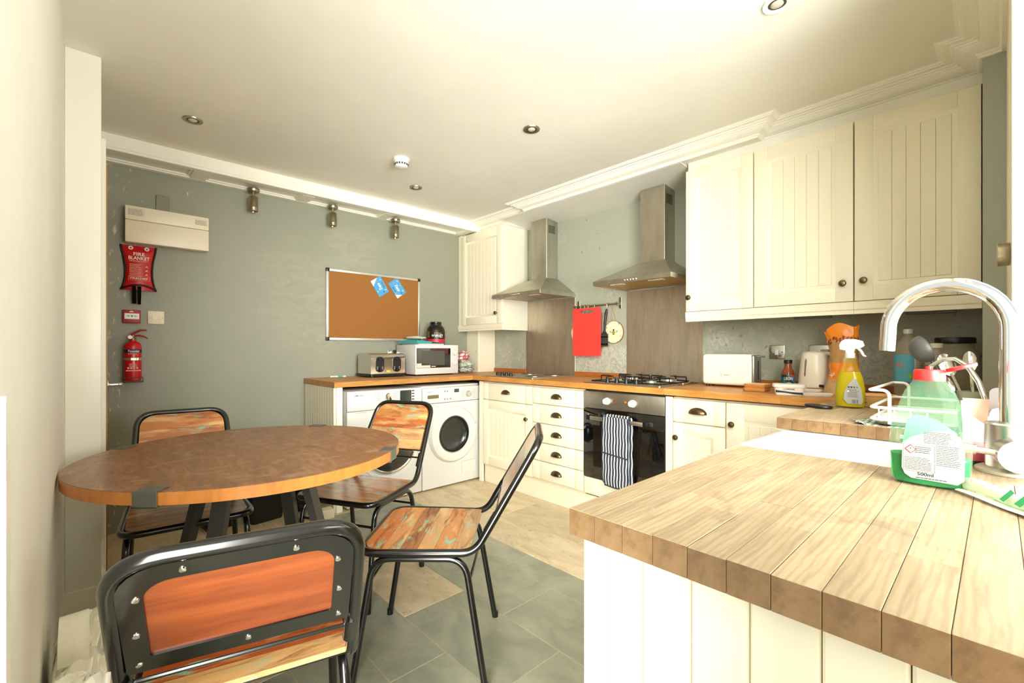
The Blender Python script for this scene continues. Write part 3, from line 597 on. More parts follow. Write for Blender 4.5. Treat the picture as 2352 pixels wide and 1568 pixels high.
t = thing('wall_cabinet', 'narrow cream wall cabinet with a knob at lower left beside the large cooker hood', 'cabinet', (2.62, -.16, 1.33))
MB().box(2.422, 2.820, -.316, -.004, 1.385, 2.285, .002, 1).build('carcass', CREAM, t); door(t, 2.422, 2.819, 1.388, 2.272, -.338, 4, (2.446, 1.474), .066); pelmet(t, 2.420, 2.8205, -.336, 1.324)
t = thing('wall_cabinet', 'middle cream wall cabinet of the three above the kettle', 'cabinet', (3.05, -.16, 1.33))
MB().box(2.824, 3.283, -.318, -.004, 1.385, 2.285, .002, 1).build('carcass', CREAM, t); door(t, 2.826, 3.282, 1.388, 2.272, -.345, 5, (3.243, 1.478)); pelmet(t, 2.8215, 3.2845, -.342, 1.324)
t = thing('wall_cabinet', 'cream wall cabinet at the end above the dish rack against the grey pier', 'cabinet', (3.5, -.16, 1.33))
MB().box(3.287, 3.722, -.318, -.004, 1.385, 2.285, .002, 1).build('carcass', CREAM, t); door(t, 3.288, 3.722, 1.388, 2.272, -.345, 5, (3.326, 1.484)); pelmet(t, 3.2855, 3.724, -.342, 1.324)
# boxed-in pipes under the corner cabinet
t = thing('pipe_boxing', 'cream boarded pipe boxing standing on the worktop under the corner wall cabinet', 'boxing', (.1, -.11, ZW))
MB().box(.002, .183, -.227, -.212, ZW, 1.388).build('front_board', CREAM, t); MB().box(.172, .187, -.2115, -.002, ZW, 1.388, .002, 1).build('side_board', CREAM, t)
for z in (.955, 1.13, 1.31): MB().lathe([(.001, 0), (.004, 0), (.004, .001), (.001, .001)], (.155, -.227, z), 10, '-y').build('screw_hole', INK, t)
# ------------------------------------------------------------------ worktops made of staves
PALEND = wood('browner_oak_end_grain', [(112, 82, 50), (132, 102, 66), (150, 120, 84)], 'y', s=8, rough=.5, streak=6)
def worktop(label, x0, x1, y0, y1, axis, mat, wid, lo, hi, seed, edge_mat=None, cut=None):
    rr = random.Random(seed); t = thing('worktop', label, 'worktop', ((x0 + x1) / 2, (y0 + y1) / 2, ZW - .038))
    a0, a1, b0, b1 = (x0, x1, y0, y1) if axis == 'x' else (y0, y1, x0, x1); n = round((b1 - b0) / wid); w_ = (b1 - b0) / n
    for i in range(n):
        a = a0; first = rr.uniform(.25, 1) * hi
        while a < a1 - 1e-4:
            b = min(a1, a + (first if a == a0 else rr.uniform(lo, hi)))
            if a1 - b < lo * .35: b = a1
            p, q = b0 + i * w_, b0 + (i + 1) * w_; g_ = .0002; zj = rr.uniform(-.0004, .0004)
            args = (a + (g_ if a > a0 else 0), b - (g_ if b < a1 else 0), p + (g_ if i else 0), q - (g_ if i < n - 1 else 0)) if axis == 'x' else (p + (g_ if i else 0), q - (g_ if i < n - 1 else 0), a + (g_ if a > a0 else 0), b - (g_ if b < a1 else 0))
            m = MB().box(-(args[1] - args[0]) / 2, (args[1] - args[0]) / 2, -(args[3] - args[2]) / 2, (args[3] - args[2]) / 2, ZW - .038, ZW + zj, .0006, 1)
            o = m.build('stave', [mat, edge_mat] if edge_mat else mat, t, local=True)
            if edge_mat:
                for p_ in o.data.polygons: p_.material_index = 1 if abs(p_.normal.z) < .5 else 0
            o.location = ((args[0] + args[1]) / 2 - t.location.x, (args[2] + args[3]) / 2 - t.location.y, -t.location.z); a = b
    return t
worktop('oak block worktop above the two washing machines', .002, .62, -1.853, -.632, 'y', OAKY, .044, .25, .45, 1)
worktop('long oak block worktop carrying both hobs along the back wall', .002, 2.428, -.63, -.002, 'x', OAK, .044, .28, .55, 2)
worktop('oak block worktop under the white toaster and kettle', 2.431, 3.725, -.63, -.002, 'x', OAK, .044, .28, .55, 3)
worktop('worn oak worktop beyond the sink under the dish rack', 3.256, 3.79, -1.388, -.632, 'y', PALE, .046, .16, .34, 4, PALEND)
worktop('wide worn pale oak worktop in the foreground beside the sink', 3.345, 3.966, -2.59, -1.957, 'y', PALE, .044, .14, .33, 5, PALEND)
tag(MB().box(3.70, 3.966, -1.955, -1.447, ZW - .038, ZW, .002, 1).box(3.70, 3.783, -1.447, -1.39, ZW - .038, ZW, .002, 1).build('tap_ledge', PALE), 'worn oak ledge behind the sink carrying the tap', 'ledge')
tag(MB().box(2.4282, 2.4308, -.628, -.004, ZW - .03, ZW + .0012).build('joint_strip', ALU), 'thin aluminium joint strip across the worktop beside the gas hob', 'strip')
for x0, x1, lab in ((.19, .654, 'short oak upstand at the back of the worktop beside the pipe boxing'), (1.26, 1.773, 'oak upstand at the back of the worktop between the two hobs'), (2.386, 3.724, 'long oak upstand behind the white toaster and kettle')):
    tag(MB().box(x0, x1, -.020, -.001, ZW, ZW + .038, .002, 1).build('upstand', UPST), lab, 'upstand', 'oak upstands')
for x0, x1, lab in ((.656, 1.258, 'dark streaked steel splashback behind the electric hob'), (1.776, 2.383, 'brushed steel splashback with vertical wipe marks behind the gas hob')):
    tag(MB().box(x0, x1, -.007, -.001, ZW, 1.602, .001, 1).build('splashback', SPLASH), lab, 'splashback', 'steel splashbacks')
# end panel and bodies of the sink run
t = thing('end_panel', 'cream tongue and groove panel closing the end of the foreground worktop', 'panel', (3.6, -2.57, 0))
xs = [3.355, 3.395, 3.452, 3.518, 3.584, 3.651, 3.718, 3.785, 3.852, 3.919, 3.96]
for a, b in zip(xs, xs[1:]): MB().box(a + .0006, b - .0006, -2.572, -2.556, .0, ZW - .039, .003, 1).build('board', CREAM, t)
t = thing('sink_base_cabinet', 'cream cabinet body under the foreground worktop', 'cabinet', (3.6, -2.2, 0)); MB().box(3.372, 3.962, -2.555, -1.97, .0, ZW - .039).build('carcass', CREAM2, t)
t = thing('sink_base_cabinet', 'cream cabinet body under the worktop with the dish rack', 'cabinet', (3.53, -1.0, 0)); MB().box(3.29, 3.78, -1.375, -.64, .0, ZW - .039).build('carcass', CREAM2, t)
# butler sink
t = thing('butler_sink', 'deep white butler sink set between the two worn worktops', 'sink', (3.5, -1.67, .62))
x0, x1, y0, y1, zt, zb, th = 3.262, 3.72, -1.967, -1.378, .880, .64, .028
m = MB().box(x0, x1, y0, y0 + th, zb, zt, .006).box(x0, x1, y1 - th, y1, zb, zt, .006).box(x0, x0 + th, y0 + th - .004, y1 - th + .004, zb, zt, .006).box(x1 - th, x1, y0 + th - .004, y1 - th + .004, zb, zt, .006).box(x0 + .01, x1 - .01, y0 + .01, y1 - .01, zb - .02, zb + .02)
m.build('basin', CERAM, t); MB().lathe([(.001, .661), (.04, .661), (.04, .663), (.001, .663)], (3.52, -1.67, 0), 24).build('drain', CHROME, t)
tag(MB().box(3.30, 3.72, -1.965, -1.38, 0, .615).build('sink_support', CREAM2), 'cream cabinet body under the white sink', 'cabinet')
# chrome tap
t = thing('kitchen_tap', 'tall chrome swan-neck tap with side lever standing behind the sink', 'tap', (3.785, -1.845, ZW))
tx, ty = 3.785, -1.845
MB().lathe([(.001, ZW + .0005), (.047, ZW + .0005), (.047, ZW + .006), (.040, ZW + .010), (.001, ZW + .010)], (tx, ty, 0), 32).build('base_ring', plain('limescaled_plate', (206, 200, 180), .4, .5), t)
MB().lathe([(.001, ZW + .008), (.0335, ZW + .008), (.0335, 1.010), (.031, 1.013), (.001, 1.013)], (tx, ty, 0), 32).build('body', plain('dulled_chrome', (206, 206, 200), .26, 1), t)
ar = [(tx, ty, 1.01), (tx, ty, 1.19)] + [(tx - .088 + .088 * math.cos(a), ty, 1.190 + .090 * math.sin(a)) for a in [k * math.pi / 20 for k in range(1, 20)]] + [(tx - .176, ty, 1.18), (tx - .178, ty, 1.147)]
MB().tube(ar, .0140, 18).build('spout', CHROME, t)
MB().cyl((tx + .002, ty - .02, .962), (tx + .012, ty - .062, .960), .0285, n=28).build('lever_hub', MATS['dulled_chrome'], t)
MB().tube([(tx - .012, ty - .050, .962), (tx - .045, ty - .052, .964)], .006, 12).build('lever_neck', CHROME, t)
MB().tube([(tx - .043, ty - .052, .964), (tx - .150, ty - .062, .971)], .0095, 14).build('lever', CHROME, t)
# ------------------------------------------------------------------ washing machines (faces +x)
def machine(label, y0, y1):
    t = thing('washing_machine', label, 'washing machine', (.31, (y0 + y1) / 2, .0)); MB().box(.035, .595, y0 + .003, y1 - .003, .012, .846, .006).build('casing', WHM, t)
    for x in (.08, .55):
        for y in (y0 + .05, y1 - .05): MB().cyl((x, y, 0), (x, y, .014), .018, n=12).build('foot', BLACK, t)
    return t
t = machine('white washing machine with black porthole door at the left end of the worktop', -1.764, -1.150); y0, y1 = -1.764, -1.150; yc = (y0 + y1) / 2
MB().box(.596, .620, y0 + .002, y1 - .002, .014, .700, .005).build('front_panel', WHM, t); cp = MB().box(.596, .622, y0 + .002, y1 - .002, .703, .846, .006).build('control_panel', WHP, t)
MB().box(.622, .626, y0 + .03, y0 + .235, .712, .772, .004).build('detergent_drawer', WHP, t)
MB().prism(rrect(yc + .02, .43, .50, .50, .24, 10), 'x', .62, .628).build('door_recess', WHP, t)
dd = MB().lathe([(.001, .062), (.12, .060), (.175, .050), (.196, .034), (.198, .016), (.150, .014), (.001, .02)], (.62, yc + .02, .43), 40, 'x').build('porthole_door', plain('blue_black_glass', (14, 20, 34), .05, 0, Coat_Weight=1.0), t)
MB().lathe([(.196, .008), (.196, .034), (.204, .040), (.216, .036), (.222, .018), (.222, .008)], (.62, yc + .02, .43), 44, 'x').build('chrome_ring', CHROME, t)
text('maker_name', 'SAMSUNG', INK, t, (.6225, y0 + .085, .815), FY, UP, .075, .013); text('motor_mark', 'DIGITAL INVERTER', GINK, t, (.6205, y0 + .105, .690), FY, UP, .085, .007)
MB().lathe([(.001, .030), (.026, .028), (.030, .022), (.032, 0), (.001, 0)], (.622, y0 + .315, .79), 28, 'x').build('dial', CHROME, t)
m = MB(); lines(m, (.6222, y0 + .238, .785), FY, UP, .07, .09, 7, 11, .25); lines(m, (.6222, y0 + .385, .785), FY, UP, .05, .09, 7, 12, .25); m.build('programme_print', GINK, t)
MB().box(.622, .625, y0 + .418, y0 + .515, .745, .832, .003, 1).build('display', plain('lcd_dark', (54, 60, 54), .1), t)
m = MB(); 
for k in range(4): flat(m, [(-.012, -.004), (.012, -.004), (.012, .004), (-.012, .004)], (.6252, y0 + .530, .825 - k * .022), FY, UP)
m.build('display_bars', INK, t)
for z in (.818, .775): MB().box(.622, .6235, y0 + .558, y0 + .582, z - .016, z + .014, .001, 1).build('button', WHP, t)
m = MB().box(.10, .50, y0 + .0005, y0 + .003, .2, .26, .001, 1).box(.30, .40, y0 + .0005, y0 + .003, .42, .74, .001, 1); m.build('side_press', WHM, t)
t = machine('white washing machine with pale porthole and steel drum next to the cabinets', -1.147, -.556); y0, y1 = -1.147, -.556
bm = bmesh.new(); ed = []
for P_ in (rrect((y0 + y1) / 2, .359, y1 - y0 - .004, .690, .006), [(-.852 + .151 * math.cos(k * math.pi / 20), .438 + .151 * math.sin(k * math.pi / 20)) for k in range(40)]):
    vs = [bm.verts.new((.597, p[0], p[1])) for p in P_]; ed += [bm.edges.new((vs[i], vs[(i + 1) % len(vs)])) for i in range(len(vs))]
bmesh.ops.triangle_fill(bm, use_beauty=True, edges=ed); e2 = bmesh.ops.extrude_face_region(bm, geom=bm.faces[:]); bmesh.ops.translate(bm, verts=[v for v in e2['geom'] if isinstance(v, bmesh.types.BMVert)], vec=(.023, 0, 0)); bm.verts.index_update()
m = MB().add([v.co[:] for v in bm.verts], [[v.index for v in f.verts] for f in bm.faces]); bm.free(); m.build('front_panel', WHM, t); MB().box(.596, .624, y0 + .002, y1 - .002, .708, .832, .006).build('control_panel', WHP, t); MB().box(.04, .604, y0 + .003, y1 - .003, .834, .850, .004).build('lid', WHM, t)
MB().box(.624, .628, y0 + .012, y0 + .185, .716, .822, .004).build('detergent_drawer', WHP, t); MB().box(.628, .6295, y0 + .045, y0 + .150, .748, .776, .003, 1).build('drawer_grip', plain('brass_grey', (140, 126, 92), .3, .8), t)
text('maker_name', 'BOSCH', INK, t, (.6284, y0 + .07, .803), FY, UP, .045, .008)
for a, z in ((.215, .80), (.24, .80), (.215, .735), (.24, .735), (.27, .735)): MB().lathe([(.001, .004), (.006, .004), (.006, 0), (.001, 0)], (.624, y0 + a, z), 10, 'x').build('button', NICKEL, t)
MB().box(.624, .626, y0 + .31, y0 + .36, .785, .815, .001, 1).build('display', plain('lcd_dark2', (70, 70, 58), .1), t)
MB().lathe([(.001, .022), (.022, .021), (.026, .016), (.028, 0), (.001, 0)], (.624, y0 + .46, .765), 24, 'x').build('dial', ALU, t)
m = MB(); lines(m, (.6242, y0 + .29, .765), FY, UP, .03, .085, 7, 21, .22); lines(m, (.6242, y0 + .405, .765), FY, UP, .05, .09, 7, 22, .22); lines(m, (.6242, y0 + .52, .765), FY, UP, .04, .09, 7, 23, .22); m.build('programme_print', GINK, t)
cy, cz = -.852, .438
MB().lathe([(.150, .022), (.158, .036), (.190, .040), (.222, .034), (.236, .018), (.238, 0), (.150, 0)], (.62, cy, cz), 48, 'x').build('door_ring', WHM, t)
MB().lathe([(.152, .030), (.147, .036), (.143, .028), (.136, -.004), (.118, -.017), (.06, -.021), (.001, -.0215)], (.62, cy, cz), 40, 'x').build('drum', plain('drum_steel', (118, 118, 114), .25, 1), t)
MB().lathe([(.144, .029), (.135, .016), (.11, .004), (.06, -.004), (.001, -.006)], (.62, cy, cz), 40, 'x').build('porthole_glass', clearp('smoky_glass', (30, 35, 37), .55, .03), t)
MB().box(.620, .6215, y1 - .20, y1 - .05, .08, .19, .006, 1).build('filter_flap', WHM, t)
MB().box(.620, .640, y1 - .072, y1 - .04, .38, .50, .006).build('door_grip', WHM, t)
t = thing('end_panel', 'cream grooved panel closing the end of the washing machine worktop', 'panel', (.3, -1.84, 0))
m = MB()
for k in range(12): m.box(.012 + k * .0485 + .0003, .012 + (k + 1) * .0485 - .0003, -1.848, -1.832, 0, ZW - .04, .002, 1)
m.build('boards', CREAM, t); MB().box(.575, .606, -1.832, -1.790, 0, ZW - .04).build('edge_post', TRIM, t)
# ------------------------------------------------------------------ hobs
def hob_plate(t, x0, x1): MB().prism(rrect((x0 + x1) / 2, -.345, x1 - x0, .51, .012), 'z', ZW + .0006, ZW + .008).build('steel_plate', STEEL, t)
t = thing('electric_hob', 'steel electric hob with four round hotplates', 'hob', (1.03, -.345, ZW)); hob_plate(t, .74, 1.32)
for x, y, r in ((.905, -.215, .072), (1.175, -.19, .09), (1.185, -.44, .072), (.90, -.455, .055)):
    m = MB().lathe([(.001, .012), (r * .35, .0125), (r * .4, .010), (r * .9, .010), (r, .013), (r, .008), (r * 1.1, .006), (r * 1.1, .004), (.001, .004)], (x, y, ZW), 36).build('hotplate', plain('hotplate_metal', (150, 142, 126), .32, .9), t)
for k in range(4): MB().lathe([(.001, .036), (.012, .036), (.015, .030), (.016, .008), (.001, .008)], (.842 + k * .054, -.535, ZW), 18).build('knob', BLACK, t)
t = thing('gas_hob', 'steel gas hob with four burners and black pan supports', 'hob', (2.10, -.345, ZW)); hob_plate(t, 1.81, 2.39)
BUR = [(1.955, -.215, .042), (2.235, -.205, .052), (2.24, -.44, .034), (1.95, -.40, .034)]
for x, y, r in BUR:
    MB().lathe([(.001, .010), (r * 1.5, .010), (r * 1.4, .013), (r, .014), (r * .95, .026), (.001, .026)], (x, y, ZW), 28).build('burner', plain('burner_alloy', (196, 188, 172), .35, .8), t)
    MB().lathe([(.001, .035), (r * .7, .034), (r * .8, .030), (r * .8, .026), (.001, .026)], (x, y, ZW), 24).build('burner_cap', GUN, t)
for k in range(4): MB().lathe([(.001, .036), (.012, .036), (.014, .030), (.017, .008), (.001, .008)], (1.975 + k * .073, -.545, ZW), 18).build('knob', BLACK, t)
for xa, xb in ((1.84, 2.09), (2.105, 2.36)):
    m = MB(); z = ZW + .046
    for ya in (-.205, -.43):
        m.tube(fillet([(xa, ya, ZW + .01), (xa, ya, z), (xa + .085, ya, z), ], .006, 3), .0042, 6); m.tube(fillet([(xb, ya, ZW + .01), (xb, ya, z), (xb - .085, ya, z)], .006, 3), .0042, 6)
        xm = (xa + xb) / 2; m.tube([(xm, ya + .105, z), (xm, ya + .035, z)], .0042, 6); m.tube([(xm, ya - .105, z), (xm, ya - .035, z)], .0042, 6)
    for ya in (-.10, -.318, -.54): m.tube([(xa, ya, ZW + .014), (xb, ya, ZW + .014)], .0042, 6); m.tube([((xa + xb) / 2, ya, ZW + .014), ((xa + xb) / 2, ya, z + .001)], .0042, 6)
    for xx in (xa, xb): m.tube([(xx, -.10, ZW + .014), (xx, -.54, ZW + .014)], .0042, 6)
    m.build('pan_support', BLACK, t)
t = thing('spoon_rest_spoon', 'steel spoon lying on the corner of the gas hob', 'spoon', (2.40, -.20, ZW + .008))
MB().sphere((2.372, -.155, ZW + .016), .019, .030, .007).build('bowl', CHROME, t); MB().tube([(2.376, -.18, ZW + .015), (2.40, -.27, ZW + .011), (2.414, -.36, ZW + .012)], .004, 8).build('handle', CHROME, t)
# ------------------------------------------------------------------ cooker hoods
def hood(label, x0, x1, filt, stain=False):
    xc = (x0 + x1) / 2; t = thing('cooker_hood', label, 'cooker hood', (xc, -.22, 1.605)); yf = -.448
    MB().box(xc - .096, xc + .096, -.150, -.001, 1.776, 2.325, .002, 1).build('chimney', STEEL, t)
    gr = MB()
    for i in range(6):
        for j in range(7): gr.box(xc + .0962, xc + .0968, -.125 + i * .0145, -.115 + i * .0145, 2.185 + j * .010, 2.192 + j * .010)
    gr.build('chimney_vent', INK, t)
    a = [(x0, yf, 1.634), (x1, yf, 1.634), (x1, -.001, 1.634), (x0, -.001, 1.634)]; b = [(xc - .098, -.152, 1.782), (xc + .098, -.152, 1.782), (xc + .098, -.001, 1.782), (xc - .098, -.001, 1.782)]
    MB().add(a + b, [(0, 1, 5, 4), (1, 2, 6, 5), (2, 3, 7, 6), (3, 0, 4, 7), (4, 5, 6, 7), (3, 2, 1, 0)]).build('canopy', STEEL, t)
    m = MB().box(x0, x1, yf, yf + .012, 1.604, 1.635, .001, 1).box(x0, x0 + .012, yf + .012, -.001, 1.604, 1.635).box(x1 - .012, x1, yf + .012, -.001, 1.604, 1.635); m.build('rim', STEEL, t)
    for xa, xb in ((x0 + .014, xc - .004), (xc + .004, x1 - .014)): MB().box(xa, xb, yf + .03, -.02, 1.610, 1.616, .002, 1).build('grease_filter', filt, t)
    for xx in (x0 + .15, x1 - .15): MB().box(xx - .05, xx + .05, yf + .07, yf + .11, 1.606, 1.610).build('lamp_lens', plain('hood_lamp', (226, 220, 196), .2), t)
    for k in range(5): MB().lathe([(.001, 0), (.007, 0), (.007, .006), (.001, .007)], (xc - .06 + k * .022 + .02, yf, 1.620), 12, '-y').build('button', CHROME, t)
    return t
hood('steel chimney cooker hood above the electric hob beside the corner cabinet', .658, 1.258, plain('filter_grey', (168, 158, 136), .5, .5))
hood('steel chimney cooker hood above the gas hob with amber stained filters', 1.78, 2.38, plain('greasy_filter', (196, 160, 88), .4, .4))
# utensil rail and what hangs on it
t = thing('utensil_rail', 'steel utensil rail with hooks on the wall between the cooker hoods', 'rail', (1.5, -.03, 1.5))
MB().tube([(1.275, -.045, 1.512), (1.735, -.045, 1.512)], .007, 12).build('bar', NICKEL, t)
for x in (1.295, 1.715): MB().box(x - .013, x + .013, -.005, -.001, 1.475, 1.565, .002, 1).box(x - .010, x + .010, -.05, -.005, 1.500, 1.524, .002, 1).build('bracket', NICKEL, t)
for x in (1.36, 1.40, 1.435, 1.50, 1.625): MB().tube([(x, -.045 + .011 * math.cos(a), 1.512 + .011 * math.sin(a)) for a in [math.radians(q) for q in range(-60, 211, 30)]] + [(x, -.056, 1.49), (x, -.060, 1.462), (x, -.050, 1.450)], .0022, 6).build('hook', NICKEL, t)
t = thing('chopping_board', 'bright red plastic chopping board hanging from the utensil rail', 'chopping board', (1.43, -.07, 1.09))
X0, X1, Z0, Z1 = 1.292, 1.575, 1.095, 1.492; po = rrect((X0 + X1) / 2, (Z0 + Z1) / 2, X1 - X0, Z1 - Z0, .016); pi_ = rrect(1.437, 1.462, .135, .026, .0128, 5)
bm = bmesh.new(); ed = []
for P_ in (po, pi_):
    vs = [bm.verts.new((p[0], -.078, p[1])) for p in P_]; ed += [bm.edges.new((vs[i], vs[(i + 1) % len(vs)])) for i in range(len(vs))]
r_ = bmesh.ops.triangle_fill(bm, use_beauty=True, edges=ed); ex_ = bmesh.ops.extrude_face_region(bm, geom=bm.faces[:]); bmesh.ops.translate(bm, verts=[v for v in ex_['geom'] if isinstance(v, bmesh.types.BMVert)], vec=(0, .012, 0)); bm.verts.index_update()
m = MB().add([v.co[:] for v in bm.verts], [[v.index for v in f.verts] for f in bm.faces]); bm.free(); m.build('board', plain('coral_red_plastic', (238, 62, 56), .4), t)
g = G('floral_cream_board'); n = g.noise(g.coord(), 55, 3, .6, .5); FLOR = g.set(g.mix(g.mask(n, .6, .66), (234, 222, 186), (150, 160, 120)), .5)
for cx, lab, bee in ((1.315, 'round cream floral hanging board mostly hidden by the red chopping board', 0), (1.665, 'round cream hanging board with a painted bumblebee behind the spatula', 1)):
    t = thing('round_board', lab, 'board', (cx, -.03, 1.2), 0, 'round floral boards'); cz = 1.288
    MB().lathe([(.001, 0), (.088, 0), (.088, .010), (.001, .010)], (cx, -.012, cz), 40, '-y').build('disc', FLOR, t); MB().lathe([(.0875, -.001), (.0905, -.001), (.0905, .011), (.0875, .011)], (cx, -.012, cz), 40, '-y').build('bark_rim', UPST, t)
    MB().tube([(cx - .02, -.02, cz + .085), (cx + (-.0 if bee else .05), -.046, 1.505), (cx + .02, -.02, cz + .085)], .002, 6).build('string', plain('twine', (170, 130, 70), .8), t)
    if bee:
        o = (cx, -.0222, cz - .005); b_ = MB(); flat(b_, [(.013 * math.cos(k * .4488), .019 * math.sin(k * .4488)) for k in range(14)], o, XR, UP); b_.build('bee_body', YEL, t)
        m = MB()
        for z, w_ in ((.012, .010), (.0, .0135), (-.011, .010)): flat(m, [(-w_, z - .003), (w_, z - .003), (w_, z + .003), (-w_, z + .003)], (o[0], o[1] - .0006, o[2]), XR, UP)
        flat(m, [(.008 * math.cos(k * .785), .023 + .007 * math.sin(k * .785)) for k in range(8)], o, XR, UP); m.build('bee_stripes', INK, t)
        for s_ in (-1, 1): flat(MB(), [(s_ * .010, .004), (s_ * .036, .020), (s_ * .040, .010), (s_ * .030, .002)], o, XR, UP).build('bee_wing', plain('wing_grey', (150, 160, 150), .5), t)
t = thing('spatula', 'black slotted spatula hanging from the utensil rail', 'spatula', (1.62, -.065, 1.17))
MB().tube([(1.625, -.060, 1.475), (1.622, -.063, 1.44), (1.612, -.066, 1.36), (1.610, -.066, 1.29)], [.007, .012, .010, .007], 10).build('handle', BLACK, t)
m = MB()
for k in range(4): m.box(1.573 + k * .018, 1.586 + k * .018, -.068, -.064, 1.185, 1.255)
m.prism([(1.602, 1.30), (1.616, 1.30), (1.642, 1.265), (1.642, 1.245), (1.571, 1.245), (1.571, 1.265)], 'y', -.068, -.064).prism(rrect(1.6065, 1.185, .071, .024, .010), 'y', -.068, -.064); m.build('blade', plain('grey_black_nylon', (44, 46, 44), .5), t)
# ------------------------------------------------------------------ round table
tc = (1.775, -2.622)
t = thing('round_table', 'round brown dining table with orange edge and black splayed legs', 'table', (*tc, 0))
RT = .548
tp = MB().lathe([(.001, .7602), (RT - .001, .7602), (RT, .759), (RT, .724), (RT - .003, .722), (.001, .722)], (*tc, 0), 96).build('tabletop', TABLE, t)
MB().lathe([(RT - .002, .7585), (RT + .0008, .7585), (RT + .0008, .7235), (RT - .002, .7235)], (*tc, 0), 96).build('edge_band', EDGE, tp)
for k in range(4):
    a = math.radians(-45 + 90 * k + (3 if k == 0 else 0)); M_ = Matrix.Translation((*tc, 0)) @ Matrix.Rotation(a, 4, 'Z')
    m = MB(M_).box(RT - .045, RT + .004, -.034, .034, .7600, .7635, .001, 1).box(RT + .0005, RT + .004, -.034, .034, .716, .762, .001, 1).box(RT - .045, RT + .004, -.034, .034, .716, .7215, .001, 1); m.build('edge_clip', GUN2, t)
    m = MB(M_); w_, d_ = .026, .015
    q = [(.185, .722), (.375, 0.0)]
    vs = []
    for r, z in q: vs += [(r - d_, -w_, z), (r + d_, -w_, z), (r + d_, w_, z), (r - d_, w_, z)]
    m.add(vs, [(0, 1, 5, 4), (1, 2, 6, 5), (2, 3, 7, 6), (3, 0, 4, 7), (4, 5, 6, 7), (3, 2, 1, 0)]); m.build('leg', GUN, t)
MB().box(tc[0] - .17, tc[0] + .17, tc[1] - .025, tc[1] + .025, .702, .722).box(tc[0] - .025, tc[0] + .025, tc[1] - .17, tc[1] + .17, .702, .722).build('leg_spider', GUN, t)
# ------------------------------------------------------------------ chairs: one model, four copies
def chair(label, x, y, ang, seed):
    t = thing('dining_chair', label, 'chair', (x, y, 0), math.radians(ang - 90), 'reclaimed wood chairs around the table'); L = dict(parent=t, local=True)
    loop = fillet([(-.218, .212, .457), (-.200, -.185, .457), (-.178, -.408, .838), (.178, -.408, .838), (.200, -.185, .457), (.218, .212, .457)], [.065, .085, .075, .075, .085, .065], 8, True)
    MB().tube(loop, .0132, 12, True).build('seat_and_back_tube', BLACKM, **L)
    for s in (-1, 1):
        MB().tube(fillet([(s * .214, .235, .004), (s * .198, .165, .432), (s * .188, -.150, .432), (s * .210, -.222, .004)], .075, 8), .0118, 12).build('leg', BLACKM, **L)
        for yy, zz in ((.2353, .0), (-.2225, .0)): MB().cyl((s * .2135, yy, 0), (s * .213, yy, .022), .0128, n=12).build('foot_cap', BLACK, **L)
    MB().tube([(-.201, .178, .35), (.201, .178, .35)], .0058, 10).build('stretcher', BLACKM, **L); MB().tube([(-.194, -.165, .35), (.194, -.165, .35)], .0058, 10).build('stretcher', BLACKM, **L)
    # seat: metal pan and boards
    po = rrect(0, .018, .400, .372, [.055, .055, .004, .004], 6); po = [(p[0] * (1 + .06 * (p[1])), p[1]) for p in po]
    MB().prism(po, 'z', .452, .456).build('seat_pan', BLACKM, **L)
    cuts = [-.17, -.108, -.046, .012, .072, .135, .21]
    for a, b in zip(cuts, cuts[1:]):
        q = clip(po, 1, a + .0004, b - .0004)
        if len(q) > 2: MB().prism(q, 'z', .456, .468).build('seat_board', RECL, **L)
    # back: tilted plane  s along the back, n out to the front
    sv = Vector((0, -.223, .381)).normalized(); nv = Vector((0, .381, .223)).normalized(); O = Vector((0, -.185, .457))
    M_ = Matrix.Identity(4)
    for i in range(3): M_[i][0] = (1, 0, 0)[i]; M_[i][1] = sv[i]; M_[i][2] = nv[i]; M_[i][3] = O[i]
    out = rrect(0, .298, .342, .266, [.062, .062, .006, .006], 6); out = [(p[0] * (1.045 - .16 * (p[1] - .165)), p[1]) for p in out]
    inn = rrect(0, .300, .276, .190, [.040, .040, .004, .004], 6); inn = [(p[0] * (1.045 - .16 * (p[1] - .165)), p[1]) for p in inn]
    bm = bmesh.new(); ed = []
    for P_ in (out, inn):
        vs = [bm.verts.new((p[0], p[1], -.009)) for p in P_]; ed += [bm.edges.new((vs[i], vs[(i + 1) % len(vs)])) for i in range(len(vs))]
    bmesh.ops.triangle_fill(bm, use_beauty=True, edges=ed); e2 = bmesh.ops.extrude_face_region(bm, geom=bm.faces[:]); bmesh.ops.translate(bm, verts=[v for v in e2['geom'] if isinstance(v, bmesh.types.BMVert)], vec=(0, 0, .004)); bm.verts.index_update()
    fr = MB(M_).add([v.co[:] for v in bm.verts], [[v.index for v in f.verts] for f in bm.faces]); bm.free(); fr = fr.build('back_flange', BLACKM, **L)
    MB(M_).prism([(p[0] * .985, .298 + (p[1] - .298) * .985) for p in out], 'z', -.0048, .001).build('back_panel', BACKWOOD, **L)
    cuts = [.155, .222, .285, .35, .44]; oo = [(p[0] * .975, .298 + (p[1] - .298) * .975) for p in out]
    for a, b in zip(cuts, cuts[1:]):
        q = clip(oo, 1, a + .0004, b - .0004)
        if len(q) > 2: MB(M_).prism(q, 'z', .0012, .010).build('back_board', RECL, **L)
    for px, py in ((-.085, .412), (.075, .412), (-.148, .36), (.146, .36), (-.156, .27), (.154, .27), (-.160, .188), (.158, .188), (0, .186)):
        MB(M_).lathe([(.001, -.009), (.0058, -.009), (.0050, -.0114), (.001, -.0118)], (px, py, 0), 10).build('screw', CHROME, fr, local=True)
    MB(M_).tube([(-.178, .128, -.002), (.178, .128, -.002)], .0045, 8).build('back_rod', BLACKM, **L)
    for s in (-1, 1): MB(M_).tube([(s * .1885, .08, 0), (s * .187, .150, 0)], .0146, 12).build('tube_sleeve', BLACKM, **L)
    return t
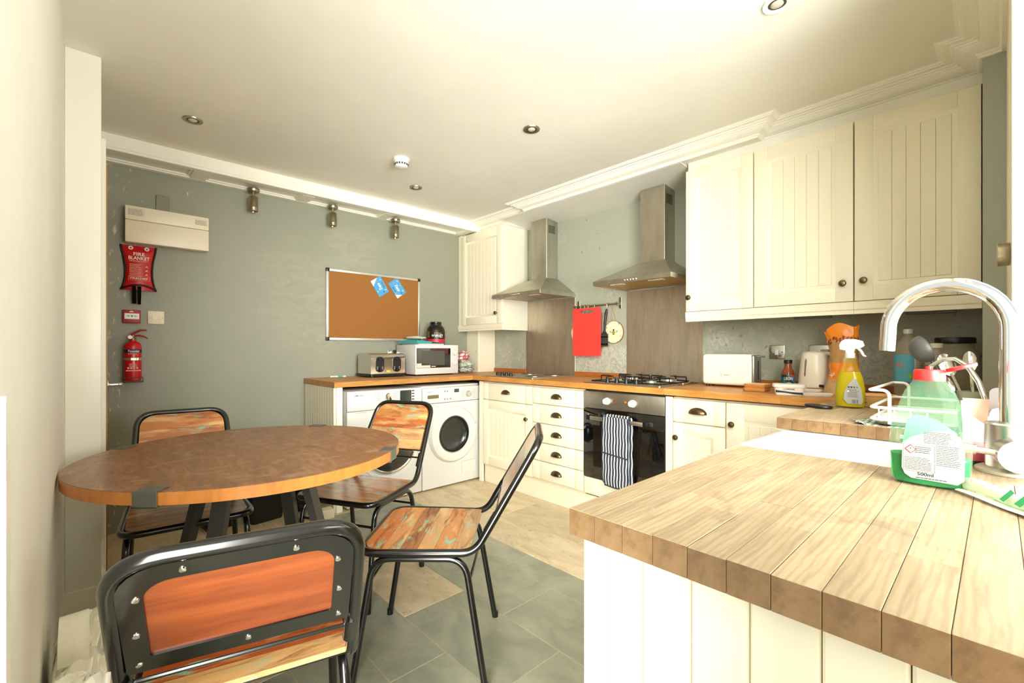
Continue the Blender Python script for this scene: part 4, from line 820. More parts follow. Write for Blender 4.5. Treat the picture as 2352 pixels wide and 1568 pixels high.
chair('black tube chair standing apart with its multicoloured plank seat in full view', 2.283, -2.129, 224.7, 1)
chair('black tube chair on the far side of the table against the grey wall', 1.378, -2.788, -4.7, 2)
chair('black tube chair with turquoise streaked back in front of the washing machines', 1.601, -2.106, -61.9, 3)
chair('black tube chair in the foreground seen from behind with plain orange back panel', 2.538, -2.811, 165.5, 4)
# ------------------------------------------------------------------ floor clutter
g = G('white_carrier_plastic'); PLASTIC = g.set(g.ramp(g.noise(g.coord(), 14, 4, .6, 1.0), [(.35, (234, 230, 212)), (.7, (246, 244, 232))]), .32, 0, Subsurface_Weight=.0)
def crumple(c, r, seed, nu=40, nv=26, amp=.3, fr=3.0, zmin=.001, e=1.0):
    sd = Vector((seed * 7.3, seed * 3.1, seed * 1.7))
    def f(u, v):
        a, b = 2 * math.pi * u, math.pi * v; pw = lambda q: math.copysign(abs(q) ** e, q); d = Vector((pw(math.cos(a)) * pw(math.sin(b)), pw(math.sin(a)) * pw(math.sin(b)), -pw(math.cos(b))))
        k = 1 + amp * (abs(mnoise.noise(d * fr + sd)) * 1.3 - .35) + amp * .45 * abs(mnoise.noise(d * fr * 2.7 + sd * 2))
        return (c[0] + d.x * r[0] * k, c[1] + max(-1, min(1, d.y * k)) * r[1], max(zmin, c[2] + d.z * r[2] * k))
    return f
t = thing('carrier_bag', 'heap of white plastic carrier bags by the near wall beside the foreground chair', 'bag', (2.5, -3.125, 0))
def bagbox(c, r, e, seed, amp, frq):
    sd = Vector((seed * 5.1, seed * 2.3, seed)); pw = lambda q: math.copysign(abs(q) ** e, q)
    def f(u, v):
        a, b = 2 * math.pi * u, math.pi * v; p = Vector((c[0] + r[0] * pw(math.cos(a)) * pw(math.sin(b)), c[1] + r[1] * pw(math.sin(a)) * pw(math.sin(b)), c[2] - r[2] * pw(math.cos(b))))
        n_ = mnoise.noise(p * frq + sd) * amp + (abs(mnoise.noise(p * frq * 2.3 + sd)) - .2) * amp * .8
        return (p.x + n_ * .6, min(-3.062, max(-3.1735, p.y + n_ * .35)), max(.001, p.z + n_))
    return f
MB().grid(bagbox((2.86, -3.118, .325), (.175, .040, .32), .5, 2, .050, 13), 64, 44, closeu=True).build('upper_bag', PLASTIC, t)
MB().grid(bagbox((2.38, -3.118, .25), (.26, .050, .235), .5, 5, .06, 11), 64, 44, closeu=True).build('middle_bag', PLASTIC, t)
MB().grid(bagbox((1.98, -3.112, .13), (.20, .056, .13), .45, 8, .05, 8), 56, 36, closeu=True).build('lower_bag', PLASTIC, t)
MB().grid(lambda u, v: (2.34 + .07 * math.cos(math.pi * u) + .02 * (v - .5) + .006 * math.sin(9 * u), -3.125 + .05 * (v - .5), .47 + .075 * math.sin(math.pi * u) + .010 * (v - .5)), 16, 4).build('bag_handle', PLASTIC, t)
BIN = plain('black_bin_plastic', (24, 23, 22), .42)
for (cx, cy, w_, h_, d_, rot, lab, r_) in ((.36, -2.235, .25, .40, .2, .15, 'taller black waste bin under the table against the grey wall', .03), (.30, -2.49, .20, .22, .2, .1, 'low black plastic bin behind the far chair', .02)):
    t = thing('waste_bin', lab, 'bin', (cx, cy, 0), rot, 'black bins under the table')
    rings = []
    for z, k in ((0, .78), (.006, .80), (h_ * .45, .9), (h_ * .455, .93), (h_ - .01, 1.0), (h_, 1.03), (h_, .96), (.02, .74)): rings.append([(p[0] * k, p[1] * k, z) for p in rrect(0, 0, d_, w_, r_)])
    MB().sweep(rings).build('tub', BIN, t, local=True)
    MB().prism(rrect(0, 0, d_ * .98, w_ * .98, r_), 'z', h_ + .001, h_ + .02).build('lid', BIN, t, local=True)
t = thing('refuse_sack', 'shiny black refuse sack slumped beside the waste bin', 'bag', (.35, -1.985, 0)); MB().grid(crumple((.35, -1.985, .20), (.16, .11, .20), 9, amp=.22), 36, 24, closeu=True).build('sack', plain('black_sack', (20, 21, 24), .25), t)
t = thing('spare_board', 'pale offcut board lying on the floor by the washing machine', 'board', (.66, -1.83, 0), .0)
MB().box(.60, .68, -1.96, -1.875, .001, .06, .002, 1).build('long_offcut', CREAM, t)
# ------------------------------------------------------------------ on the worktop over the washing machines
t = thing('steel_toaster', 'polished steel four-slice toaster with two black dial panels', 'toaster', (.18, -1.275, ZW))
y0, y1 = -1.43, -1.12
MB().prism(rrect(.18, -1.275, .275, .335, .02), 'z', ZW + .008, ZW + .028).build('base', BLACK, t)
for a, b in ((.07, -1.41), (.29, -1.41), (.07, -1.14), (.29, -1.14)): MB().cyl((a, b, ZW), (a, b, ZW + .009), .011, n=10).build('foot', BLACK, t)
po = [(.060, ZW + .028), (.300, ZW + .028)] + [(.300 - .045 + .045 * math.cos(a), ZW + .150 + .045 * math.sin(a)) for a in [k * math.pi / 16 for k in range(9)]] + [(.105 + .045 * math.cos(a), ZW + .150 + .045 * math.sin(a)) for a in [math.pi / 2 + k * math.pi / 16 for k in range(9)]]
MB().prism(po, 'y', y0, y1).build('body', plain('polished_steel', (206, 200, 188), .14, 1), t)
for y in (-1.352, -1.198):
    d = MB().prism(rrect(y, ZW + .105, .074, .128, .036, 7), 'x', .300, .306).build('dial_panel', BLACK, t)
    MB().box(.306, .3075, y - .002, y + .002, ZW + .10, ZW + .155).build('lever_slot', INK, d); MB().box(.306, .328, y - .018, y + .018, ZW + .140, ZW + .153, .003).build('lever', BLACK, d)
    MB().lathe([(.001, .016), (.013, .016), (.015, .012), (.016, 0), (.001, 0)], (.306, y, ZW + .062), 20, 'x').build('dial', BLACK, d)
    m = MB(); lines(m, (.3065, y - .022, ZW + .075), FY, UP, .012, .03, 3, 3, .3); lines(m, (.3065, y + .022, ZW + .075), FY, UP, .012, .03, 3, 4, .3); m.build('dial_marks', WINK, d)
for y in (-1.34, -1.21):
    for x in (.13, .21): MB().box(x - .013, x + .013, y - .06, y + .06, ZW + .1945, ZW + .1955).build('slot', INK, t)
flat(MB(), [(-.016, -.006), (.016, -.006), (.016, .006), (-.016, .006)], (.3005, -1.275, ZW + .048), FY, UP).build('yellow_label', YEL, t)
tag(MB().tube([(.16, -1.10, ZW + .005), (.26, -1.04, ZW + .004), (.335, -.99, ZW + .004), (.345, -.93, ZW + .004), (.30, -.92, ZW + .004)], .0035, 6).build('power_cable', BLACK), 'black power cable lying in front of the microwave', 'cable')
mz = ZW + .012; y0, y1 = -1.062, -.610
t = thing('microwave_oven', 'white microwave oven with dark glass door and two round dials', 'microwave', (.2, -.836, ZW))
MB().box(.045, .358, y0, y1, mz, mz + .258, .006).build('case', WHM, t)
for x in (.08, .33):
    for y in (y0 + .04, y1 - .04): MB().cyl((x, y, ZW), (x, y, mz + .001), .012, n=10).build('foot', BLACK, t)
fp = MB().box(.358, .372, y0, y1, mz, mz + .258, .004).build('front_frame', WHM, t); dw = MB().box(.372, .374, y0 + .012, y0 + .365, mz + .055, mz + .228, .001, 1).build('door_glass', DGLASS, t)
MB().box(.374, .3745, y0 + .06, y0 + .30, mz + .078, mz + .205).build('door_mesh', plain('grey_mesh_window', (74, 76, 68), .25), dw)
flat(MB(), [(-.068, -.019), (.068, -.019), (.068, .019), (-.068, .019)], (.3742, y0 + .082, mz + .077), FY, UP).build('paper_label', plain('pink_label', (232, 206, 188), .6), dw)
lines(MB(), (.3746, y0 + .185, mz + .068), FY, UP, .05, .009, 1, 9, .7).build('maker_print', WINK, dw)
for z in (mz + .19, mz + .10):
    MB().lathe([(.001, .016), (.020, .015), (.025, .010), (.026, 0), (.001, 0)], (.372, y1 - .042, z), 26, 'x').build('dial', WHM, t); MB().box(.386, .390, y1 - .062, y1 - .022, z - .003, z + .003).build('dial_grip', WHM, t)
    m = MB()
    for k in range(12): a = k * math.pi / 6; flat(m, [(.031 * math.cos(a) - .002, .031 * math.sin(a) - .001), (.031 * math.cos(a) + .002, .031 * math.sin(a) - .001), (.031 * math.cos(a) + .002, .031 * math.sin(a) + .001), (.031 * math.cos(a) - .002, .031 * math.sin(a) + .001)], (.3722, y1 - .042, z), FY, UP)
    m.build('dial_marks', GINK, t)
m = MB()
for i in range(6):
    for j in range(8): m.box(.085 + i * .022, .098 + i * .022, y0 - .0006, y0 + .001, mz + .045 + j * .012, mz + .050 + j * .012)
m.build('side_vents', INK, t)
tz = mz + .258
t = thing('protein_tub', 'large black tub of whey powder standing on the microwave', 'tub', (.16, -.715, tz))
MB().lathe([(.001, .001), (.082, .001), (.086, .006), (.087, .060), (.086, .13), (.078, .160), (.058, .182), (.052, .186), (.052, .192), (.001, .192)], (.16, -.715, tz), 40).build('body', BLACK, t)
MB().lathe([(.001, .192), (.052, .192), (.054, .196), (.054, .214), (.050, .217), (.001, .217)], (.16, -.715, tz), 36).build('lid', plain('black_lid', (14, 14, 14), .3), t)
MB().lathe([(.0885, .022), (.0885, .055)], (.16, -.715, tz), 40).build('red_band', plain('crimson_label', (206, 30, 52), .4), t)
rv = Vector((.62, .78, 0)).normalized(); nv = Vector((.78, -.62, 0)); c0 = Vector((.16, -.715, 0))
ry = Vector((.55, .83, 0)).normalized(); nf = ry.cross(Vector(UP)); o = c0 + nf * .0905
wp = lambda o_: wrap(o_, c0, .0876, nf, t); wp(text('product_name', 'WHEY', WINK, t, (o.x + ry.x * .03, o.y + ry.y * .03, tz + .085), ry, UP, .085, .03, 0)); wp(text('product_line', 'GOLD STANDARD', plain('gold_print', (216, 160, 60), .4), t, (o.x + ry.x * .02, o.y + ry.y * .02, tz + .110), ry, UP, .07, .009, 0))
wp(text('product_line', '100%', WINK, t, (o.x - ry.x * .026, o.y - ry.y * .026, tz + .087), ry, UP, .022, .018, 0)); m = MB(); lines(m, (o.x - ry.x * .075, o.y - ry.y * .075, tz + .10), ry, UP, .04, .06, 7, 6, .3, 0); wp(m.build('small_print', plain('gold_print2', (196, 150, 80), .4), t))
t = thing('ring_binder', 'teal ring binder lying on the microwave under papers', 'folder', (.24, -.86, tz))
m = MB(); m.m = Matrix.Translation((.215, -.90, tz + .010)) @ Matrix.Rotation(.18, 4, 'Z'); m.prism([(-.16, .0), (.13, 0), (.24, .001), (.24, .003), (-.16, .030)], 'x', -.12, .12); m.build('cover', plain('teal_card', (58, 158, 166), .45), t)
m = MB(); m.m = Matrix.Translation((.215, -.90, tz + .010)) @ Matrix.Rotation(.18, 4, 'Z'); m.prism([(.0, .004), (.20, .003), (.02, .016)], 'x', -.12, .1215); m.build('inner_pages', plain('dark_inner', (40, 42, 46), .6), t)
tag(MB(Matrix.Translation((.22, -.88, tz)) @ Matrix.Rotation(.1, 4, 'Z')).box(-.12, .12, -.15, .13, .0005, .0095).build('paper_pad', plain('pad_paper', (216, 196, 190), .7), local=True), 'pinkish paper pad under the teal binder on the microwave', 'paper')
m = MB().grid(crumple((.215, -.965, tz + .062), (.10, .085, .015), 11, 36, 20, .25, 2.4, tz + .047), 36, 20, closeu=True)
tag(m.build('loose_papers', plain('crumpled_paper', (220, 210, 196), .7)), 'crumpled loose papers on top of the teal binder', 'paper')
# socket behind, pen tube, cloths
t = thing('wall_socket', 'chrome double wall socket with black plug above the steel toaster', 'socket', (0, -1.0, 1.06))
MB().box(0, .008, -1.125, -.979, 1.058, 1.144, .003).build('plate', plain('mirror_steel', (206, 204, 196), .16, 1), t); MB().box(.008, .042, -1.118, -1.072, 1.070, 1.116, .008).build('plug', BLACK, t)
m = MB(); flat(m, [(-.002, -.006), (.002, -.006), (.002, .006), (-.002, .006)], (.008, -1.02, 1.10), FY, UP); 
for s_ in (-1, 1): flat(m, [(-.006, -.002), (.006, -.002), (.006, .002), (-.006, .002)], (.008, -1.02 + s_ * .011, 1.082), FY, UP)
m.build('socket_holes', INK, t)
for y in (-1.04, -1.0): MB().box(.008, .012, y - .006, y + .006, 1.118, 1.136, .001, 1).build('rocker', BLACK, t)
t = thing('marker_pen', 'white marker pen with teal stripe lying on the bare worktop end', 'pen', (.07, -1.60, ZW)); MB().cyl((.06, -1.665, ZW + .007), (.085, -1.545, ZW + .007), .0065, n=12).build('barrel', WHP, t); MB().cyl((.072, -1.607, ZW + .007), (.080, -1.570, ZW + .007), .0069, n=12).build('stripe', plain('teal_print', (60, 170, 160), .5), t)
g = G('checked_cloth'); x, y, z = g.xyz(); c1 = g.mask(g.math('FRACT', g.math('MULTIPLY', x, 30)), .7, .75); c2 = g.mask(g.math('FRACT', g.math('MULTIPLY', z, 30)), .7, .75)
PINKC = g.set(g.mix(g.math('MAXIMUM', c1, c2), (228, 214, 204), (176, 84, 104)), .9)
def cloth_mat(n_, a, b): 
    g = G(n_); return g.set(g.ramp(g.noise(g.coord(), 22, 3, .6, 2.0), [(.42, a), (.58, b)]), .9)
t = thing('tea_towel', 'pink checked tea towel bundled on top of the pile beside the microwave', 'towel', (.24, -.44, ZW), 0, 'bundled cloths'); MB().grid(crumple((.22, -.44, ZW + .155), (.055, .060, .055), 3, 30, 20, .3), 30, 20, closeu=True).build('cloth', PINKC, t)
t = thing('tea_towel', 'green and white tea towel in the middle of the pile beside the microwave', 'towel', (.25, -.42, ZW), 0, 'bundled cloths'); MB().grid(crumple((.25, -.42, ZW + .082), (.07, .075, .034), 4, 30, 20, .3), 30, 20, closeu=True).build('cloth', cloth_mat('green_cloth', (140, 170, 140), (224, 222, 206)), t)
t = thing('tea_towel', 'grey and white cloth at the bottom of the pile beside the microwave', 'towel', (.25, -.43, ZW), 0, 'bundled cloths'); MB().grid(crumple((.25, -.43, ZW + .036), (.075, .075, .030), 6, 30, 20, .3, zmin=ZW + .001), 30, 20, closeu=True).build('cloth', cloth_mat('grey_cloth', (104, 104, 108), (220, 216, 204)), t)
# ------------------------------------------------------------------ white toaster corner
t = thing('white_toaster', 'white long-slot toaster with grey end on the worktop', 'toaster', (2.66, -.20, ZW)); z = ZW + .012
MB().box(2.49, 2.79, -.265, -.135, z, z + .190, .022, 4).build('body', plain('cream_white_plastic', (242, 238, 226), .3), t); MB().box(2.776, 2.800, -.258, -.142, z + .008, z + .184, .010, 3).build('end_panel', plain('satin_grey', (160, 158, 148), .3, .7), t)
MB().box(2.52, 2.74, -.215, -.185, z + .1895, z + .1905).build('slot', INK, t); MB().box(2.800, 2.802, -.205, -.195, z + .04, z + .15).build('lever_slot', INK, t); MB().box(2.800, 2.828, -.235, -.165, z + .170, z + .180, .003).build('lever', plain('grey_lever', (120, 122, 116), .4), t)
for a in (2.52, 2.76):
    for b in (-.24, -.16): MB().cyl((a, b, ZW), (a, b, z + .004), .01, n=10).build('foot', BLACK, t)
text('maker_name', 'BOSCH', INK, t, (2.645, -.2652, z + .062), XR, UP, .032, .007); m = MB(); m.lathe([(.0045, 0), (.0058, 0), (.0058, .0006), (.0045, .0006)], (2.612, -.265, z + .062), 16, '-y'); m.build('maker_mark', INK, t)
t = thing('light_switch', 'polished steel single switch plate on the wall above the toaster', 'switch', (2.84, 0, 1.09)); MB().box(2.798, 2.884, -.006, -.001, 1.090, 1.176, .003).build('plate', plain('mirror_steel2', (200, 202, 196), .14, 1), t); MB().box(2.830, 2.852, -.010, -.006, 1.116, 1.150, .002, 1).build('rocker', WHP, t)
for x in (2.811, 2.871): MB().lathe([(.001, 0), (.004, 0), (.004, .001), (.001, .001)], (x, -.006, 1.133), 10, '-y').build('screw', BRASS, t)
t = thing('wall_socket', 'polished steel double socket half hidden behind the kettle', 'socket', (3.07, 0, 1.09)); MB().box(3.010, 3.156, -.006, -.001, 1.090, 1.176, .003).build('plate', MATS['mirror_steel2'], t); MB().box(3.075, 3.115, -.04, -.006, 1.095, 1.150, .006).build('plug', IVORY, t)
# bread: two slices
BREADC = wood('bread_crust', [(160, 98, 40), (186, 122, 56), (206, 150, 84)], 'y', rand=False, rough=.8, streak=2)
for k, (zz, rot, lab) in enumerate(((ZW + .001, .12, 'lower one of two slices of bread stacked in front of the toaster'), (ZW + .021, .02, 'upper one of two slices of bread stacked in front of the toaster'))):
    po = [(-.055, -.05), (.055, -.05), (.058, .01), (.066, .03), (.062, .05), (.045, .060), (0, .064), (-.045, .060), (-.062, .05), (-.066, .03), (-.058, .01)]
    o = thing('bread_slice', lab, 'bread', (2.862 + .006 * k, -.395, zz), 1.5 + rot, 'bread slices'); m = MB()
    rings = [[(p[0] * s_, p[1] * s_, h) for p in po] for s_, h in ((.96, 0), (1, .004), (1, .015), (.96, .019))]; m.sweep(rings).build('crust', BREADC, o, local=True)
    MB().prism([(p[0] * .93, p[1] * .93) for p in po], 'z', .0185, .0196).build('crumb', plain('bread_crumb', (232, 208, 160), .9), o, local=True)
t = thing('sauce_bottle', 'small glass ketchup bottle with black cap and red and blue label', 'bottle', (2.957, -.20, ZW)); c = (2.957, -.20, ZW + .0005)
MB().lathe([(.001, 0), (.031, 0), (.033, .004), (.033, .088), (.028, .108), (.019, .125), (.0175, .150), (.001, .150)], c, 28).build('glass', clearp('sauce_glass', (150, 70, 24), .72, .05), t)
MB().lathe([(.001, .150), (.021, .150), (.021, .168), (.019, .170), (.001, .170)], c, 24).build('cap', BLACK, t)
g = G('ketchup_label'); x, y, z = g.xyz(); s_ = g.math('ADD', x, g.math('MULTIPLY', z, .7)); LBL = g.set(g.ramp(g.math('FRACT', g.math('MULTIPLY', s_, 9)), [(0, (30, 96, 110)), (.3, (20, 30, 36)), (.55, (60, 110, 140)), (.75, (206, 44, 46))], True), .45)
MB().lathe([(.0336, .022), (.0336, .086)], c, 28).build('label', LBL, t)
ryv = Vector((.80, .60, 0)).normalized(); nf = ryv.cross(Vector(UP)); o = Vector(c) + nf * .0338
wl_ = lambda o_, g_=.0006: wrap(o_, c, .0337, nf, t, g_)
wl_(text('product_name', 'LEON', WINK, t, (o.x - ryv.x * .010, o.y - ryv.y * .010, ZW + .066), ryv, UP, .044, .016, 0)); wl_(flat(MB(), [(.021 * math.cos(k * math.pi / 10), .021 * math.sin(k * math.pi / 10)) for k in range(11)], (o.x - ryv.x * .008, o.y - ryv.y * .008, ZW + .024), ryv, UP, 0).build('label_panel', plain('label_cream', (226, 218, 180), .5), t), .0012)
wl_(text('product_kind', 'TOMATO', INK, t, (o.x - ryv.x * .008, o.y - ryv.y * .008, ZW + .036), ryv, UP, .026, .006, 0), .003); wl_(text('product_kind', 'KETCHUP', INK, t, (o.x - ryv.x * .008, o.y - ryv.y * .008, ZW + .028), ryv, UP, .032, .006, 0), .003)
t = thing('butter_tub', 'white butter spread tub with blue wave and lid', 'tub', (3.045, -.50, ZW), math.radians(18))
rings = [[(p[0], p[1], z) for p in rrect(0, 0, w_, d_, r_)] for z, w_, d_, r_ in ((.0005, .118, .075, .018), (.004, .122, .078, .02), (.044, .136, .09, .022), (.044, .001, .001, .0004))]
MB().sweep(rings).build('tub', plain('spread_tub', (236, 234, 222), .35), t, local=True)
MB().sweep([[(p[0], p[1], z) for p in rrect(0, 0, w_, d_, r_)] for z, w_, d_, r_ in ((.040, .146, .098, .024), (.052, .146, .098, .024), (.055, .140, .092, .022), (.054, .12, .075, .02))]).build('lid', WHP, t, local=True)
flat(MB(), [(-.058, -.008), (-.02, -.009), (.02, -.015), (.058, -.017), (.058, -.006), (.03, -.006), (0, -.004), (-.03, .0), (-.059, .003)], (0, -.0425, .022), XR, Vector((0, -.14, 1)), .0022).build('blue_wave', NAVY, t, local=True)
text('product_name', 'LURPAK', NAVY, t, (0, -.0436, .031), XR, Vector((0, -.14, 1)), .05, .008, .0015, local=True)
for o in list(t.children):
    if o.name.startswith(('blue_wave', 'product_name')): pass
t = thing('flat_plastic_lid', 'flat white plastic lid lying beside the butter tub', 'tray', (3.155, -.45, ZW), math.radians(10)); MB().sweep([[(p[0], p[1], z) for p in rrect(0, 0, w_, d_, r_)] for z, w_, d_, r_ in ((.0005, .130, .09, .02), (.010, .136, .096, .022), (.012, .130, .09, .02), (.009, .118, .078, .018))]).build('lid', WHP, t, local=True)  # flat white lid lying loose on the worktop
t = thing('kettle', 'cream plastic jug kettle with side water gauge', 'kettle', (3.085, -.185, ZW)); c = (3.085, -.185, ZW); KET = plain('cream_kettle', (236, 228, 208), .3)
MB().lathe([(.001, .001), (.078, .001), (.080, .006), (.078, .018), (.001, .018)], c, 36).build('power_base', KET, t)
MB().lathe([(.001, .021), (.074, .021), (.079, .027), (.079, .045), (.078, .050), (.0785, .055), (.072, .13), (.064, .195), (.060, .208), (.05, .216), (.001, .222)], c, 40).build('body', KET, t)
kd = Vector((.86, -.20, 0)).normalized()
MB().tube(fillet([tuple(Vector(c) + kd * .050 + Vector((0, 0, .208))), tuple(Vector(c) + kd * .088 + Vector((0, 0, .205))), tuple(Vector(c) + kd * .108 + Vector((0, 0, .13))), tuple(Vector(c) + kd * .100 + Vector((0, 0, .075))), tuple(Vector(c) + kd * .072 + Vector((0, 0, .062)))], .03, 6), .0115, 12).build('handle', KET, t)
gd = Vector((-.42, -.90, 0)).normalized(); rg = gd.cross(Vector((0, 0, -1)))
m = MB(); q = []
for k in range(9): zz = .075 + .105 * k / 8; q.append((zz, .0765 - .085 * (zz - .06)))
m.tube([tuple(Vector(c) + gd * (r_ - .0035) + Vector((0, 0, zz))) for zz, r_ in q], [.003] + [.007] * 7 + [.003], 10).build('water_gauge', plain('gauge_grey', (120, 116, 104), .2), t)
MB().box(c[0] + .035, c[0] + .055, c[1] - .0765, c[1] - .066, ZW + .028, ZW + .042, .002, 1).build('switch', BLACK, t)
# orange snack bag
t = thing('food_bag', 'crumpled brown and orange plastic food bag torn open at the top', 'bag', (3.225, -.30, ZW))
g = G('orange_brown_bag'); x, y, z = g.xyz(); nz = g.noise(g.coord(), 11, 3, .6, .6); zz_ = g.math('ADD', z, g.math('MULTIPLY', nz, .05))
BAGM = g.set(g.ramp(zz_, [(0, (196, 160, 110)), (.08, (190, 150, 98)), (.10, (236, 132, 30)), (.165, (236, 132, 30)), (.185, (176, 132, 78)), (.285, (184, 142, 88)), (.30, (238, 136, 28)), (1, (244, 150, 40))], True), .3)
def bagf(u, v):
    a = 2 * math.pi * u; w_ = .070 + .010 * math.sin(v * 5.2 + 2.2) - .008 * v; d_ = .052 - .026 * v ** 2
    k = 1 + .14 * mnoise.noise(Vector((math.cos(a) * 2, math.sin(a) * 2, v * 5))) + .10 * mnoise.noise(Vector((math.cos(a) * 5, math.sin(a) * 5, v * 13)))
    top = .335 + (.020 * math.sin(a + 2.6) + .012 * math.sin(3 * a + .5)) * v ** 2
    return (3.225 + .010 * math.sin(3 * v) + w_ * k * math.cos(a), -.30 + d_ * k * math.sin(a), ZW + .001 + top * v)
MB().grid(bagf, 48, 36, closeu=True).build('bag', BAGM, t)
m = MB(); rr = random.Random(5)
for k in range(12):
    for q in range(5):
        u_ = .56 + .036 * k + rr.uniform(-.008, .008); v_ = .80 + rr.uniform(-.035, .035); p = Vector(bagf(u_, v_)); a_ = 2 * math.pi * u_; n_ = Vector((math.cos(a_) * .6, math.sin(a_), 0)).normalized(); rt = Vector((0, 0, 1)).cross(n_)
        flat(m, [(-.004, -.006), (.003, -.004), (.004, .006), (-.002, .004)], p + n_ * .002, rt, UP, .0005)
m.build('printed_leaves', plain('brown_print', (140, 60, 24), .5), t)
p = Vector(bagf(.66, .30)); n_ = Vector((-.55, -.83, 0)).normalized(); rt = Vector((0, 0, 1)).cross(n_); text('maker_name', 'Mo', WINK, t, p + n_ * .004, rt * .7 + Vector((0, 0, .7)), Vector((0, 0, .7)) - rt * .7, .026, .020, .0008)
# oil spray bottle
t = thing('spray_bottle', 'yellow cleaning spray bottle with white trigger head', 'bottle', (3.372, -.905, ZW)); c = Vector((3.372, -.905, ZW))
fv = Vector((.10, -1, 0)).normalized(); rv = Vector((1, .10, 0)).normalized(); M_ = Matrix.Identity(4)
for i in range(3): M_[i][0] = rv[i]; M_[i][1] = -fv[i]; M_[i][3] = c[i]
M_[2][2] = 1; M_[2][0] = M_[2][1] = 0
def oval(prof_, n=28, e=1.0): return [[(a_ * math.copysign(abs(math.cos(q)) ** e, math.cos(q)), b_ * math.copysign(abs(math.sin(q)) ** e, math.sin(q)), h) for q in [2 * math.pi * k / n for k in range(n)]] for a_, b_, h in prof_]
SH = [(.030, .018, .0008), (.046, .027, .006), (.0485, .028, .04), (.049, .028, .075), (.043, .026, .115), (.034, .022, .145), (.026, .019, .165), (.023, .018, .20)]
MB(M_).sweep(oval(SH, e=.85)).build('bottle', clearp('clear_bottle', (190, 180, 60), .14, .04), t)
LQ = G('yellow_soap'); LQm = LQ.set((196, 176, 4), .12, 0, Transmission_Weight=.25, IOR=1.33)
MB(M_).sweep(oval([(a_ * .965, b_ * .95, h + .001) for a_, b_, h in SH[:5]] + [(.033, .021, .142), (.001, .001, .142)], e=.85)).build('liquid', LQm, t)
MB(M_).lathe([(.001, .196), (.0165, .196), (.0165, .216), (.001, .216)], (0, 0, 0), 24).build('collar', plain('clear_collar', (214, 214, 214), .2), t)
m = MB(M_); m.prism([(-.034, .247), (-.032, .230), (-.014, .226), (-.012, .214), (.012, .214), (.016, .232), (.036, .236), (.046, .244), (.040, .262), (.016, .270), (-.014, .270), (-.028, .262)], 'y', -.010, .010); m.build('trigger_head', WHP, t)
MB(M_).tube([(.020, 0, .240), (.034, 0, .224), (.042, 0, .206), (.050, 0, .202)], [.006, .005, .0045, .003], 8).build('trigger', WHP, t)
o = c + fv * .0288; lp = [(-.010, .018), (.034, .018), (.038, .03), (.034, .075), (.018, .112), (.010, .118), (-.004, .10), (-.020, .065), (-.022, .035)]
lb = flat(MB(), [(a_ + .004, b_) for a_, b_ in lp], o, rv, UP, .001).build('label', plain('label_paper', (156, 157, 149), .5), t)
m = MB(); lines(m, o + rv * .012 + Vector((0, 0, .060)), rv, UP, .036, .034, 8, 31, .35, .0014); bars(m, o + rv * .018 + Vector((0, 0, .028)), rv, UP, .020, .014, 9, 3, .0014); m.build('small_print', plain('dark_grey_print', (70, 72, 70), .6), lb)
for k, cc in enumerate((NAVY, INK, DRED, GREEN)): flat(MB(), [(-.003, -.003), (.003, -.003), (.003, .003), (-.003, .003)], o + rv * (-.002 + k * .0085) + Vector((0, 0, .083)), rv, UP, .0015).build('pictogram', cc, lb)
def ghs(parent, oo, r_, up_, s_):
    flat(MB(), [(0, -s_), (s_, 0), (0, s_), (-s_, 0)], oo, r_, up_, .0014).build('hazard_border', DRED, parent); flat(MB(), [(0, -s_ * .8), (s_ * .8, 0), (0, s_ * .8), (-s_ * .8, 0)], oo, r_, up_, .0016).build('hazard_field', WHP, parent)
    text('hazard_mark', '!', INK, parent, oo, r_, up_, s_ * .16, s_ * .85, .0018)
ghs(lb, o + rv * (-.004) + Vector((0, 0, .067)), rv, Vector(UP), .006)
# scissors
t = thing('scissors', 'kitchen scissors with black handles on the worn worktop', 'scissors', (3.29, -1.0, ZW), math.radians(10))
for s_, (ax, ay) in ((-1, (-.018, .006)), (1, (.014, -.024))):
    MB().tube([(ax + .026 * math.cos(q), ay + .017 * math.sin(q), .007) for q in [2 * math.pi * k / 18 for k in range(18)]], .006, 8, True).build('handle', BLACK, t, local=True)
    MB().prism([(ax + .02, ay + .008), (ax + .028, ay + .014), (.075 - s_ * .01, .070), (.070 - s_ * .01, .072)], 'z', .004 + .002 * s_, .0055 + .002 * s_).build('blade', CHROME, t, local=True)
# ------------------------------------------------------------------ things around the sink
t = thing('dish_soap_bottle', 'clear squeeze bottle of green washing-up liquid with open red cap', 'bottle', (3.690, -2.055, ZW)); c = Vector((3.690, -2.055, ZW))
fv = Vector((.06, -1, 0)).normalized(); rv = Vector((1, .06, 0)).normalized(); M_ = Matrix.Identity(4)
for i in range(3): M_[i][0] = rv[i]; M_[i][1] = -fv[i]; M_[i][3] = c[i]
M_[2][2] = 1; M_[2][0] = M_[2][1] = 0
SH = [(.038, .020, .0008), (.046, .026, .004), (.0505, .029, .012), (.0525, .030, .045), (.0525, .030, .075), (.050, .029, .100), (.044, .027, .120), (.0395, .025, .135), (.037, .024, .143), (.031, .022, .160), (.0225, .020, .174), (.0205, .0195, .178)]
MB(M_).sweep(oval(SH, 36, .8)).build('bottle', clearp('clear_green_tint', (130, 190, 150), .13, .06), t)
gq = G('green_soap'); GQ = gq.set((0, 172, 84), .1, 0, Transmission_Weight=.5, IOR=1.33)
MB(M_).sweep(oval([(a_ * .97, b_ * .95, h + .001) for a_, b_, h in SH[:4]] + [(.051, .0285, .050), (.001, .001, .050)], 36, .8)).build('liquid', GQ, t)
RC = plain('red_cap', (232, 48, 44), .35)
